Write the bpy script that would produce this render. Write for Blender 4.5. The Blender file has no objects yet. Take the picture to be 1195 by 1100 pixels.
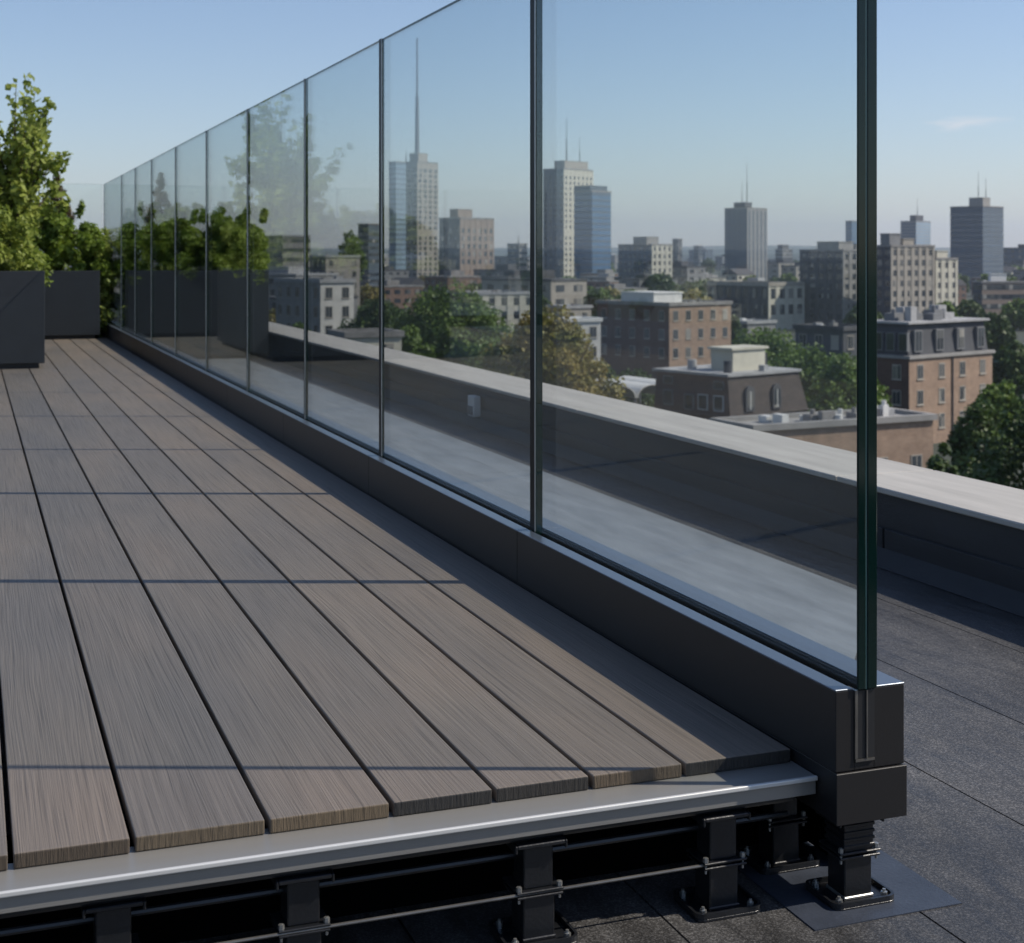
import bpy, bmesh, math, random
import numpy as np
from mathutils import Vector, Matrix
R = math.radians
S = bpy.context.scene
COL = S.collection
random.seed(7)

# ------------------------------------------------------------------ camera geometry
F, CX, HY = 1710.0, 597.5, 297.0            # focal length / centre / horizon in photo pixels
TH = math.atan(634 / 1710.0)
CT, ST = math.cos(TH), math.sin(TH)
H = 0.66                                     # eye above the deck
ROOF, STREET = -0.18, -21.0

def cam2world(r, f):
    return (r * CT + f * ST, -r * ST + f * CT)
def at(px, D):
    return cam2world((px - CX) / F * D, D)
def zat(py, D):
    return H + (HY - py) / F * D

# ------------------------------------------------------------------ materials
def principled(name):
    m = bpy.data.materials.new(name); m.use_nodes = True
    nt = m.node_tree
    return m, nt, nt.nodes['Principled BSDF']
def N(nt, kind, **kw):
    n = nt.nodes.new(kind)
    for k, v in kw.items():
        if k.startswith('_'): setattr(n, k[1:], v)
        else: n.inputs[k.replace('__', ' ')].default_value = v
    return n
def ramp(nt, fac, stops):
    n = nt.nodes.new('ShaderNodeValToRGB')
    e = n.color_ramp.elements
    while len(e) < len(stops): e.new(0.5)
    for i, (p, c) in enumerate(stops):
        e[i].position = p
        e[i].color = (c, c, c, 1) if isinstance(c, (int, float)) else (c[0], c[1], c[2], 1)
    nt.links.new(fac, n.inputs[0])
    return n
def mat(name, col, rough=0.7, metal=0.0, var=0.12, scale=3.0, bump=0.0, bscale=60, spec=0.5, detail=5, stretch=(1, 1, 1)):
    m, nt, b = principled(name)
    tc = nt.nodes.new('ShaderNodeTexCoord')
    mp = N(nt, 'ShaderNodeMapping'); mp.inputs['Scale'].default_value = stretch
    nt.links.new(tc.outputs['Object'], mp.inputs[0])
    no = N(nt, 'ShaderNodeTexNoise', Scale=scale, Detail=detail, Roughness=0.6)
    nt.links.new(mp.outputs[0], no.inputs['Vector'])
    lo = tuple(max(0, c * (1 - var)) for c in col); hi = tuple(min(1, c * (1 + var)) for c in col)
    rp = ramp(nt, no.outputs[0], [(0.3, lo), (0.7, hi)])
    nt.links.new(rp.outputs[0], b.inputs['Base Color'])
    b.inputs['Roughness'].default_value = rough
    b.inputs['Metallic'].default_value = metal
    b.inputs['Specular IOR Level'].default_value = spec
    if bump:
        n2 = N(nt, 'ShaderNodeTexNoise', Scale=bscale, Detail=4.0)
        nt.links.new(mp.outputs[0], n2.inputs['Vector'])
        bp = N(nt, 'ShaderNodeBump', Strength=bump, Distance=0.002)
        nt.links.new(n2.outputs[0], bp.inputs['Height'])
        nt.links.new(bp.outputs[0], b.inputs['Normal'])
    return m

def board_material(name, end=False):
    m, nt, b = principled(name)
    L = nt.links
    tc = nt.nodes.new('ShaderNodeTexCoord')
    oi = nt.nodes.new('ShaderNodeObjectInfo')
    off = N(nt, 'ShaderNodeVectorMath', _operation='SCALE'); off.inputs[0].default_value = (7.3, 31.0, 3.0)
    L.new(oi.outputs['Random'], off.inputs['Scale'])
    add = N(nt, 'ShaderNodeVectorMath', _operation='ADD')
    L.new(tc.outputs['Object'], add.inputs[0]); L.new(off.outputs[0], add.inputs[1])
    # large warp that makes the grain wander
    mpw = N(nt, 'ShaderNodeMapping'); mpw.inputs['Scale'].default_value = (7.0, 0.9, 1.0)
    L.new(add.outputs[0], mpw.inputs[0])
    warp = N(nt, 'ShaderNodeTexNoise', Scale=1.0, Detail=2.0, Roughness=0.5)
    L.new(mpw.outputs[0], warp.inputs['Vector'])
    wv = N(nt, 'ShaderNodeMath', _operation='MULTIPLY_ADD'); wv.inputs[1].default_value = 0.034; wv.inputs[2].default_value = -0.017
    L.new(warp.outputs[0], wv.inputs[0])
    cx = N(nt, 'ShaderNodeCombineXYZ'); L.new(wv.outputs[0], cx.inputs['X'])
    ad2 = N(nt, 'ShaderNodeVectorMath', _operation='ADD'); L.new(add.outputs[0], ad2.inputs[0]); L.new(cx.outputs[0], ad2.inputs[1])
    mg = N(nt, 'ShaderNodeMapping'); mg.inputs['Scale'].default_value = (300, 3.2, 30)
    L.new(ad2.outputs[0], mg.inputs[0])
    grain = N(nt, 'ShaderNodeTexNoise', Scale=1.0, Detail=3.0, Roughness=0.55); L.new(mg.outputs[0], grain.inputs['Vector'])
    mg2 = N(nt, 'ShaderNodeMapping'); mg2.inputs['Scale'].default_value = (700, 5.0, 60)
    L.new(ad2.outputs[0], mg2.inputs[0])
    fine = N(nt, 'ShaderNodeTexNoise', Scale=1.0, Detail=2.0); L.new(mg2.outputs[0], fine.inputs['Vector'])
    mix = N(nt, 'ShaderNodeMath', _operation='MULTIPLY_ADD'); mix.inputs[1].default_value = 0.45
    L.new(fine.outputs[0], mix.inputs[0]); L.new(grain.outputs[0], mix.inputs[2])
    # broad blotches, warm to cool grey
    mb = N(nt, 'ShaderNodeMapping'); mb.inputs['Scale'].default_value = (3.0, 0.9, 1.0); L.new(add.outputs[0], mb.inputs[0])
    blot = N(nt, 'ShaderNodeTexNoise', Scale=1.3, Detail=3.0); L.new(mb.outputs[0], blot.inputs['Vector'])
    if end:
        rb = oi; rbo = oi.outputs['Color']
    else:
        rb = ramp(nt, blot.outputs[0], [(0.30, (0.138, 0.122, 0.109)), (0.52, (0.160, 0.137, 0.116)), (0.74, (0.184, 0.150, 0.122))])
    rg = ramp(nt, mix.outputs[0], [(0.45, 0.60), (0.66, 0.97), (0.95, 1.20)])
    mul = N(nt, 'ShaderNodeMix', _data_type='RGBA', _blend_type='MULTIPLY'); mul.inputs[0].default_value = 1.0
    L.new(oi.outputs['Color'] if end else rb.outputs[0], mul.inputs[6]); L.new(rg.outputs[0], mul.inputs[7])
    rr = ramp(nt, oi.outputs['Random'], [(0.0, (0.84, 0.86, 0.88)), (1.0, (1.12, 1.07, 1.0))])
    mul2 = N(nt, 'ShaderNodeMix', _data_type='RGBA', _blend_type='MULTIPLY'); mul2.inputs[0].default_value = 1.0
    L.new(mul.outputs[2], mul2.inputs[6]); L.new(rr.outputs[0], mul2.inputs[7])
    L.new(mul2.outputs[2], b.inputs['Base Color'])
    b.inputs['Roughness'].default_value = 0.55
    b.inputs['Specular IOR Level'].default_value = 0.42
    bp = N(nt, 'ShaderNodeBump', Strength=0.8, Distance=0.0017); L.new(mix.outputs[0], bp.inputs['Height'])
    L.new(bp.outputs[0], b.inputs['Normal'])
    return m

def roof_material():
    m, nt, b = principled('granular_membrane'); L = nt.links
    tc = nt.nodes.new('ShaderNodeTexCoord')
    gr = N(nt, 'ShaderNodeTexNoise', Scale=330.0, Detail=2.0, Roughness=0.7); L.new(tc.outputs['Object'], gr.inputs['Vector'])
    bl = N(nt, 'ShaderNodeTexNoise', Scale=2.2, Detail=6.0, Roughness=0.65); L.new(tc.outputs['Object'], bl.inputs['Vector'])
    ws = N(nt, 'ShaderNodeMapping'); ws.inputs['Scale'].default_value = (9, 1.6, 1); L.new(tc.outputs['Object'], ws.inputs[0])
    w2 = N(nt, 'ShaderNodeTexNoise', Scale=1.5, Detail=6.0, Roughness=0.7, Distortion=1.2); L.new(ws.outputs[0], w2.inputs['Vector'])
    r1 = ramp(nt, gr.outputs[0], [(0.35, (0.023, 0.022, 0.021)), (0.52, (0.050, 0.048, 0.046)), (0.70, (0.14, 0.135, 0.13))])
    r2 = ramp(nt, bl.outputs[0], [(0.3, 0.60), (0.7, 1.38)])
    r3 = ramp(nt, w2.outputs[0], [(0.35, 0.70), (0.65, 1.25)])
    m1 = N(nt, 'ShaderNodeMix', _data_type='RGBA', _blend_type='MULTIPLY'); m1.inputs[0].default_value = 1
    L.new(r1.outputs[0], m1.inputs[6]); L.new(r2.outputs[0], m1.inputs[7])
    m2 = N(nt, 'ShaderNodeMix', _data_type='RGBA', _blend_type='MULTIPLY'); m2.inputs[0].default_value = 1
    L.new(m1.outputs[2], m2.inputs[6]); L.new(r3.outputs[0], m2.inputs[7])
    L.new(m2.outputs[2], b.inputs['Base Color'])
    rr = ramp(nt, w2.outputs[0], [(0.3, 0.42), (0.7, 0.62)]); L.new(rr.outputs[0], b.inputs['Roughness'])
    b.inputs['Specular IOR Level'].default_value = 0.6
    bp = N(nt, 'ShaderNodeBump', Strength=0.6, Distance=0.0012); L.new(gr.outputs[0], bp.inputs['Height']); L.new(bp.outputs[0], b.inputs['Normal'])
    return m

def glass_material():
    m = bpy.data.materials.new('clear_glass'); m.use_nodes = True
    nt = m.node_tree; nt.nodes.clear(); L = nt.links
    out = nt.nodes.new('ShaderNodeOutputMaterial')
    ge = nt.nodes.new('ShaderNodeNewGeometry')
    ior = N(nt, 'ShaderNodeMath', _operation='MULTIPLY_ADD'); ior.inputs[1].default_value = 1 / 1.52 - 1.52; ior.inputs[2].default_value = 1.52
    L.new(ge.outputs['Backfacing'], ior.inputs[0])
    fr = nt.nodes.new('ShaderNodeFresnel'); L.new(ior.outputs[0], fr.inputs['IOR'])
    tr = N(nt, 'ShaderNodeBsdfTransparent'); tr.inputs[0].default_value = (0.952, 0.972, 0.970, 1)
    gl = N(nt, 'ShaderNodeBsdfGlossy'); gl.inputs['Roughness'].default_value = 0.0; gl.inputs[0].default_value = (0.56, 0.62, 0.64, 1)
    mx = nt.nodes.new('ShaderNodeMixShader')
    L.new(fr.outputs[0], mx.inputs[0]); L.new(tr.outputs[0], mx.inputs[1]); L.new(gl.outputs[0], mx.inputs[2])
    # thin film of dust and dried drips
    tc = nt.nodes.new('ShaderNodeTexCoord'); mp = N(nt, 'ShaderNodeMapping'); mp.inputs['Scale'].default_value = (1, 9, 0.9); L.new(tc.outputs['Object'], mp.inputs[0])
    dn = N(nt, 'ShaderNodeTexNoise', Scale=3.0, Detail=7.0, Roughness=0.7); L.new(mp.outputs[0], dn.inputs['Vector'])
    sz = nt.nodes.new('ShaderNodeSeparateXYZ'); L.new(tc.outputs['Object'], sz.inputs[0])
    low = N(nt, 'ShaderNodeMapRange'); low.inputs['From Min'].default_value = 0.10; low.inputs['From Max'].default_value = 0.42; low.inputs['To Min'].default_value = 1.0; low.inputs['To Max'].default_value = 0.18
    L.new(sz.outputs[2], low.inputs['Value'])
    dr = ramp(nt, dn.outputs[0], [(0.45, 0.0), (0.78, 0.022)])
    dm = N(nt, 'ShaderNodeMath', _operation='MULTIPLY'); L.new(dr.outputs[0], dm.inputs[0]); L.new(low.outputs[0], dm.inputs[1])
    df = N(nt, 'ShaderNodeBsdfDiffuse'); df.inputs[0].default_value = (0.5, 0.52, 0.52, 1)
    m3 = nt.nodes.new('ShaderNodeMixShader'); L.new(dm.outputs[0], m3.inputs[0]); L.new(mx.outputs[0], m3.inputs[1]); L.new(df.outputs[0], m3.inputs[2])
    L.new(m3.outputs[0], out.inputs[0])
    return m

def leaf_material(name, c1, c2, scale=1.0, trans=0.3):
    m, nt, b = principled(name); L = nt.links
    tc = nt.nodes.new('ShaderNodeTexCoord')
    no = N(nt, 'ShaderNodeTexNoise', Scale=scale, Detail=4.0, Roughness=0.7); L.new(tc.outputs['Object'], no.inputs['Vector'])
    rp = ramp(nt, no.outputs[0], [(0.34, c1), (0.66, c2)])
    L.new(rp.outputs[0], b.inputs['Base Color'])
    b.inputs['Roughness'].default_value = 0.5
    b.inputs['Specular IOR Level'].default_value = 0.35
    tl = nt.nodes.new('ShaderNodeBsdfTranslucent'); L.new(rp.outputs[0], tl.inputs[0])
    mx = nt.nodes.new('ShaderNodeMixShader'); mx.inputs[0].default_value = trans
    L.new(b.outputs[0], mx.inputs[1]); L.new(tl.outputs[0], mx.inputs[2])
    L.new(mx.outputs[0], nt.nodes['Material Output'].inputs[0])
    return m

M = {}
M['board'] = board_material('composite_board'); M['board_end'] = board_material('composite_board_end', True)
M['roof'] = roof_material()
M['glass'] = glass_material()
M['edge'] = mat('polished_glass_edge', (0.003, 0.014, 0.012), 0.10, var=0.5, scale=3, spec=0.35)
M['joint'] = mat('black_joint_profile', (0.006, 0.007, 0.008), 0.45, var=0.1, spec=0.15)
M['bright'] = mat('polished_aluminium_bead', (0.30, 0.32, 0.34), 0.3, metal=0.6, var=0.05)
M['cap'] = mat('channel_top_sky_sheen', (0.20, 0.225, 0.26), 0.30, metal=0.75, var=0.08, scale=2, stretch=(1, .2, 1))  # bluish tone holds the sky sheen of the channel top
M['bevel'] = mat('ground_glass_arris', (0.30, 0.42, 0.42), 0.25, var=0.05)
M['channel'] = mat('anodised_channel', (0.017, 0.016, 0.016), 0.45, metal=0.0, spec=0.3, var=0.06, scale=1.2, bump=0.05, bscale=300, stretch=(1, .15, 1))
M['trim'] = mat('brushed_aluminium', (0.29, 0.280, 0.260), 0.32, metal=0.35, var=0.10, scale=2.0, bump=0.12, bscale=260, stretch=(.05, 3, 3))
M['lip'] = mat('highlight_trim_lip', (0.66, 0.65, 0.62), 0.34, metal=0.25, var=0.08, scale=3, stretch=(.1, 1, 1))  # whitened to paint in the highlight along the trim edge
M['void'] = mat('shade_black', (0.003, 0.003, 0.003), 0.95, var=0.1, spec=0.0)  # flat black standing for the shade under the deck
M['inter'] = mat('laminate_interlayer', (0.05, 0.11, 0.11), 0.3, var=0.3, scale=2)
M['rubber'] = mat('black_rubber', (0.012, 0.012, 0.013), 0.5, var=0.2)
M['steel'] = mat('black_powder_coat', (0.012, 0.013, 0.015), 0.33, var=0.35, scale=14, bump=0.15, bscale=200)
M['zinc'] = mat('worn_zinc', (0.45, 0.45, 0.43), 0.35, metal=0.8, var=0.25, scale=60)
M['veil_sheet'] = mat('glass_veil_grey', (0.20, 0.22, 0.235), 0.45, var=0.22, scale=5, bump=0.3, bscale=40, stretch=(3, .6, 1), detail=9, spec=0.6)  # roof tone lightened to paint in the brightness behind the glass
M['rod'] = mat('dull_steel_rod', (0.16, 0.15, 0.135), 0.35, metal=0.6, var=0.3, scale=20)
M['pad'] = mat('bitumen_pad', (0.036, 0.043, 0.058), 0.45, var=0.22, scale=14, bump=0.3, bscale=150)
M['coping'] = mat('pale_coping', (0.40, 0.38, 0.345), 0.75, var=0.14, scale=5, bump=0.35, bscale=120, stretch=(3, .35, 1), detail=8)
M['upstand'] = mat('parapet_membrane', (0.030, 0.030, 0.032), 0.7, var=0.30, scale=3, bump=0.4, bscale=140, stretch=(1, .4, 2), detail=8)
M['planter'] = mat('charcoal_planter', (0.018, 0.021, 0.025), 0.45, var=0.12, scale=5, bump=0.1, bscale=200)
M['soil'] = mat('potting_soil', (0.03, 0.022, 0.015), 0.95, var=0.4, scale=40)
M['bark'] = mat('bark', (0.07, 0.05, 0.035), 0.9, var=0.3, scale=20)
M['dark_glass'] = mat('window_glass', (0.030, 0.040, 0.050), 0.16, var=0.5, scale=0.35, spec=0.8)
def panes(m, lo, hi, cell):
    nt = m.node_tree; L = nt.links; b = nt.nodes['Principled BSDF']
    tc = nt.nodes.new('ShaderNodeTexCoord'); oi = nt.nodes.new('ShaderNodeObjectInfo')
    ad = N(nt, 'ShaderNodeVectorMath', _operation='ADD'); L.new(tc.outputs['Object'], ad.inputs[0]); L.new(oi.outputs['Location'], ad.inputs[1])
    sn = N(nt, 'ShaderNodeVectorMath', _operation='SNAP'); L.new(ad.outputs[0], sn.inputs[0]); sn.inputs[1].default_value = cell
    wn = nt.nodes.new('ShaderNodeTexWhiteNoise'); L.new(sn.outputs[0], wn.inputs['Vector'])
    rp = ramp(nt, wn.outputs['Value'], [(0.0, lo), (0.62, hi), (0.80, (0.12, 0.12, 0.115)), (0.97, (0.34, 0.32, 0.28))]); L.new(rp.outputs[0], b.inputs['Base Color'])
panes(M['dark_glass'], (0.016, 0.022, 0.030), (0.045, 0.055, 0.065), (1.5, 1.5, 3.0))
M['tower_glass'] = mat('blue_grey_tower_glass', (0.055, 0.085, 0.125), 0.2, var=0.3, scale=0.1, spec=0.8)
M['blue_glass'] = mat('blue_curtain_glass', (0.05, 0.12, 0.22), 0.22, var=0.25, scale=0.08, spec=0.8)
M['pale_glass'] = mat('pale_curtain_glass', (0.20, 0.29, 0.38), 0.25, var=0.2, scale=0.05, spec=0.8)
M['white'] = mat('white_paint', (0.62, 0.61, 0.58), 0.6, var=0.1, scale=1)
def wallm(name, c, var=0.16, s=0.5): M[name] = mat(name, c, 0.85, var=var, scale=s, detail=8)
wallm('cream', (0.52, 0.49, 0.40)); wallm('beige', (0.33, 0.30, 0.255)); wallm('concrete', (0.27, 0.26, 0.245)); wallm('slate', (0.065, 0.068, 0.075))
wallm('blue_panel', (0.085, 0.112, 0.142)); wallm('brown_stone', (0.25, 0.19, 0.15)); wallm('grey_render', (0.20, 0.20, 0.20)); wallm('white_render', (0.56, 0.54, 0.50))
wallm('gravel_roof', (0.22, 0.21, 0.20), 0.3, 0.7); wallm('dark_roof', (0.07, 0.07, 0.075), 0.3, 0.7); wallm('membrane_roof', (0.33, 0.33, 0.33), 0.2, 0.8)
wallm('ash_metal', (0.16, 0.165, 0.17), 0.1, 0.5); wallm('tile', (0.22, 0.085, 0.05), 0.25, 0.8)
def brickm(name, c1, c2, mortar):
    m, nt, b = principled(name); L = nt.links
    tc = nt.nodes.new('ShaderNodeTexCoord')
    sx = nt.nodes.new('ShaderNodeSeparateXYZ'); L.new(tc.outputs['Object'], sx.inputs[0])
    ad = N(nt, 'ShaderNodeMath', _operation='ADD'); L.new(sx.outputs[0], ad.inputs[0]); L.new(sx.outputs[1], ad.inputs[1])
    cb = nt.nodes.new('ShaderNodeCombineXYZ'); L.new(ad.outputs[0], cb.inputs[0]); L.new(sx.outputs[2], cb.inputs[1])
    bt = N(nt, 'ShaderNodeTexBrick', Scale=1.0); bt.inputs['Brick Width'].default_value = 0.5; bt.inputs['Row Height'].default_value = 0.16
    bt.inputs['Mortar Size'].default_value = 0.012
    for k, c in (('Color1', c1), ('Color2', c2), ('Mortar', mortar)): bt.inputs[k].default_value = (*c, 1)
    L.new(cb.outputs[0], bt.inputs['Vector'])
    no = N(nt, 'ShaderNodeTexNoise', Scale=0.7, Detail=8.0, Roughness=0.7); L.new(tc.outputs['Object'], no.inputs['Vector'])
    r = ramp(nt, no.outputs[0], [(0.3, 0.75), (0.7, 1.22)])
    mm = N(nt, 'ShaderNodeMix', _data_type='RGBA', _blend_type='MULTIPLY'); mm.inputs[0].default_value = 1
    L.new(bt.outputs[0], mm.inputs[6]); L.new(r.outputs[0], mm.inputs[7]); L.new(mm.outputs[2], b.inputs['Base Color'])
    b.inputs['Roughness'].default_value = 0.9
    M[name] = m
brickm('tan_brick', (0.31, 0.21, 0.145), (0.26, 0.17, 0.115), (0.30, 0.24, 0.19))
brickm('red_brick', (0.12, 0.066, 0.046), (0.09, 0.05, 0.038), (0.14, 0.11, 0.09))
brickm('brown_brick', (0.22, 0.13, 0.09), (0.17, 0.10, 0.07), (0.2, 0.16, 0.13))
brickm('shingle', (0.085, 0.068, 0.060), (0.065, 0.054, 0.048), (0.05, 0.04, 0.04))
M['leaf_light'] = leaf_material('young_leaves', (0.14, 0.20, 0.022), (0.38, 0.43, 0.10), 6, .45)
M['leaf_mid'] = leaf_material('shrub_leaves', (0.09, 0.15, 0.018), (0.26, 0.34, 0.05), 5, .45)
M['leaf_rust'] = leaf_material('rusty_needles', (0.12, 0.075, 0.05), (0.16, 0.15, 0.06), 9)
M['crown_green'] = leaf_material('green_crown', (0.055, 0.105, 0.014), (0.16, 0.235, 0.035), 0.45, 0.25)
M['crown_dark'] = leaf_material('dark_crown', (0.026, 0.055, 0.012), (0.085, 0.135, 0.024), 0.45, 0.2)
M['crown_gold'] = leaf_material('turning_crown', (0.17, 0.185, 0.030), (0.29, 0.215, 0.055), 0.35, 0.25)
M['crown_bright'] = leaf_material('fresh_crown', (0.06, 0.11, 0.015), (0.17, 0.24, 0.045), 0.5, 0.25)
M['ground'] = mat('city_ground', (0.042, 0.050, 0.034), 0.95, var=0.5, scale=0.02, detail=10)
M['asphalt'] = mat('asphalt', (0.05, 0.05, 0.052), 0.9, var=0.25, scale=0.3)
M['hill'] = mat('wooded_hill', (0.035, 0.055, 0.03), 0.95, var=0.3, scale=0.004)

# ------------------------------------------------------------------ object helpers
def tag(o, label=None, cat=None, group=None, kind=None):
    if label: o['label'] = label
    if cat: o['category'] = cat
    if group: o['group'] = group
    if kind: o['kind'] = kind
    return o
def empty(name, loc=(0, 0, 0), rz=0.0, label=None, cat=None, group=None):
    o = bpy.data.objects.new(name, None); COL.objects.link(o)
    o.location = loc; o.rotation_euler = (0, 0, rz); o.empty_display_size = 0.3
    return tag(o, label, cat, group)
class MB:
    def __init__(s): s.v = []; s.f = []; s.m = []
    def box(s, x0, x1, y0, y1, z0, z1, mi=0):
        b = len(s.v)
        s.v += [(x0, y0, z0), (x1, y0, z0), (x1, y1, z0), (x0, y1, z0), (x0, y0, z1), (x1, y0, z1), (x1, y1, z1), (x0, y1, z1)]
        for q in ((0, 3, 2, 1), (4, 5, 6, 7), (0, 1, 5, 4), (1, 2, 6, 5), (2, 3, 7, 6), (3, 0, 4, 7)):
            s.f.append(tuple(b + i for i in q)); s.m.append(mi)
        return s
    def prism(s, pts, z0, z1, mi=0, top=None):          # footprint polygon (ccw) extruded; top = other footprint
        b = len(s.v); n = len(pts); top = top or pts
        s.v += [(x, y, z0) for x, y in pts] + [(x, y, z1) for x, y in top]
        s.f.append(tuple(b + i for i in reversed(range(n)))); s.m.append(mi)
        s.f.append(tuple(b + n + i for i in range(n))); s.m.append(mi)
        for i in range(n):
            j = (i + 1) % n
            s.f.append((b + i, b + j, b + n + j, b + n + i)); s.m.append(mi)
        return s
    def tube(s, p0, p1, r0, r1=None, n=10, mi=0, cap=True):
        r1 = r0 if r1 is None else r1
        p0, p1 = Vector(p0), Vector(p1); d = (p1 - p0).normalized()
        a = d.orthogonal().normalized(); c = d.cross(a)
        b = len(s.v)
        for p, r in ((p0, r0), (p1, r1)):
            for i in range(n):
                t = 2 * math.pi * i / n
                q = p + (a * math.cos(t) + c * math.sin(t)) * r
                s.v.append(tuple(q))
        for i in range(n):
            j = (i + 1) % n
            s.f.append((b + i, b + j, b + n + j, b + n + i)); s.m.append(mi)
        if cap:
            s.f.append(tuple(b + i for i in reversed(range(n)))); s.m.append(mi)
            s.f.append(tuple(b + n + i for i in range(n))); s.m.append(mi)
        return s
    def build(s, name, mats, parent=None, bevel=0.0, seg=1, smooth=False):
        me = bpy.data.meshes.new(name)
        me.from_pydata(s.v, [], s.f)
        if not isinstance(mats, (list, tuple)): mats = [mats]
        for m in mats: me.materials.append(m)
        me.polygons.foreach_set('material_index', s.m)
        if bevel:
            bm = bmesh.new(); bm.from_mesh(me)
            ed = [e for e in bm.edges if len(e.link_faces) == 2 and e.calc_face_angle(0) > 0.5]
            bmesh.ops.bevel(bm, geom=ed, offset=bevel, segments=seg, profile=0.5, affect='EDGES', material=-1)
            bm.to_mesh(me); bm.free()
        if smooth: me.polygons.foreach_set('use_smooth', [True] * len(me.polygons))
        o = bpy.data.objects.new(name, me); COL.objects.link(o); o.parent = parent
        return o
def copy_tree(o, parent=None):
    c = o.copy(); COL.objects.link(c); c.parent = parent
    for ch in list(o.children): copy_tree(ch, c)
    return c

# ------------------------------------------------------------------ leaves
def leaves(name, mt, clumps, n, size, parent=None, flat=0.35, aspect=0.55, seed=0, curl=True, up=0.0):
    """n leaf faces gathered round clumps (x, y, z, r); each leaf a folded rhombus of its own"""
    rng = np.random.default_rng(seed)
    cl = np.array(clumps, dtype=float)
    w = cl[:, 3] ** 2; w /= w.sum()
    k = rng.choice(len(cl), n, p=w)
    d = rng.normal(size=(n, 3)); d /= np.linalg.norm(d, axis=1)[:, None]
    rad = cl[k, 3] * rng.random(n) ** 0.45
    c = cl[k, :3] + d * rad[:, None]
    nor = d * 0.7 + rng.normal(size=(n, 3)) * 0.6; nor[:, 2] += 0.35
    nor /= np.linalg.norm(nor, axis=1)[:, None]
    t = rng.normal(size=(n, 3)); t[:, 2] += up; t -= nor * (t * nor).sum(1)[:, None]; t /= np.linalg.norm(t, axis=1)[:, None]
    b = np.cross(nor, t)
    sz = size * rng.uniform(0.6, 1.3, n)[:, None]
    l = t * sz * 0.5; wv = b * sz * 0.5 * aspect
    fold = nor * sz * 0.10
    v = np.stack([c - l, c - l * 0.2 + wv + fold, c + l, c - l * 0.2 - wv + fold], 1).reshape(-1, 3)
    me = bpy.data.meshes.new(name)
    idx = np.arange(4 * n).reshape(-1, 4)
    tri = np.concatenate([idx[:, [0, 1, 2]], idx[:, [0, 2, 3]]], 0)
    me.vertices.add(4 * n); me.vertices.foreach_set('co', v.ravel())
    me.loops.add(6 * n); me.loops.foreach_set('vertex_index', tri.ravel().astype(np.int32))
    me.polygons.add(2 * n); me.polygons.foreach_set('loop_start', np.arange(0, 6 * n, 3, dtype=np.int32))
    me.materials.append(mt); me.update(calc_edges=True)
    o = bpy.data.objects.new(name, me); COL.objects.link(o); o.parent = parent
    return o
def crown_clumps(rx, rz, zc, seed, n=95, squash=1.0):
    rg = random.Random(seed); out = []
    lobes = [Vector((rg.gauss(0, 1), rg.gauss(0, 1), rg.gauss(0, .8))).normalized() for _ in range(7)]
    for i in range(n):
        while True:
            x, y, z = rg.uniform(-1, 1), rg.uniform(-1, 1), rg.uniform(-1, 1)
            q = x * x + y * y + z * z
            if 0.10 < q < 1: break
        taper = 1 - 0.30 * max(0, z)
        lb = 0.74 + 0.34 * max(0, max(Vector((x, y, z)).normalized().dot(l) for l in lobes)) ** 3; x *= lb; y *= lb; z *= 0.5 + 0.5 * lb
        r = rx * rg.uniform(0.20, 0.38)
        out.append((x * rx * 0.92 * taper, y * rx * 0.92 * taper, zc + z * rz * 0.88, r))
    return out
def make_tree(name, px, ytop, wpx, D, mt, label, group=None, leaf=0.42, nl=9000, seed=1, low=0.14, cat='tree'):
    x, y = at(px, D); top = zat(ytop, D) - STREET; rx = wpx / F * D / 2 * 1.14
    root = empty(name, (x, y, STREET), random.uniform(0, 6.28), label, cat, group)
    zc = top * (1 + low) / 2; rz = top * (1 - low) / 2
    t = MB(); t.tube((0, 0, 0), (0.1, 0, zc * 0.6), top * 0.022, top * 0.014, 8).tube((0.1, 0, zc * 0.6), (0, .2, top * 0.85), top * 0.014, top * 0.003, 6)
    rg = random.Random(seed)
    for i in range(9):
        a = rg.uniform(0, 6.28); z0 = rg.uniform(low * top, zc)
        t.tube((0.1, 0, z0), (math.cos(a) * rx * .75, math.sin(a) * rx * .75, z0 + rz * rg.uniform(.3, .8)), top * 0.008, top * 0.002, 5)
    t.build('trunk', M['bark'], root)
    leaves('crown', mt, crown_clumps(rx, rz, zc, seed), int(nl * 2.3), leaf, root, seed=seed, aspect=0.8)
    return root

# ------------------------------------------------------------------ the roof, parapet and deck
GD0, GD1 = 1.0665, 1.0880                       # glass faces
CH0, CH1 = 1.0350, 1.1380                       # channel faces
CHT = 0.103                                     # channel top
def t_of(px, d=GD0): return (F * d / CT / (px + 37) - d * ST) / CT
TF = 1.605                                      # front end of channel and glass
TE = 12.80                                      # far corner

m = MB()
edges = [-6.0, -3.0, -1.2, 0.2, 0.51, 0.825, 1.14, 1.455, 1.77, 2.085, 2.66]
for a, b_ in zip(edges[:-1], edges[1:]):
    cuts = [-4, random.uniform(0.2, 1.2), random.uniform(5.5, 7.5), 14, 20, 26, 34]
    for c0, c1 in zip(cuts[:-1], cuts[1:]):
        m.box(a + 0.0016, b_ - 0.0016, c0 + 0.0016, c1 - 0.0016, ROOF - 0.004, ROOF)
m.box(-6.0, 2.66, -4, 34, ROOF - 0.6, ROOF - 0.006)
tag(m.build('roof', M['roof']), kind='structure')

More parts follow.
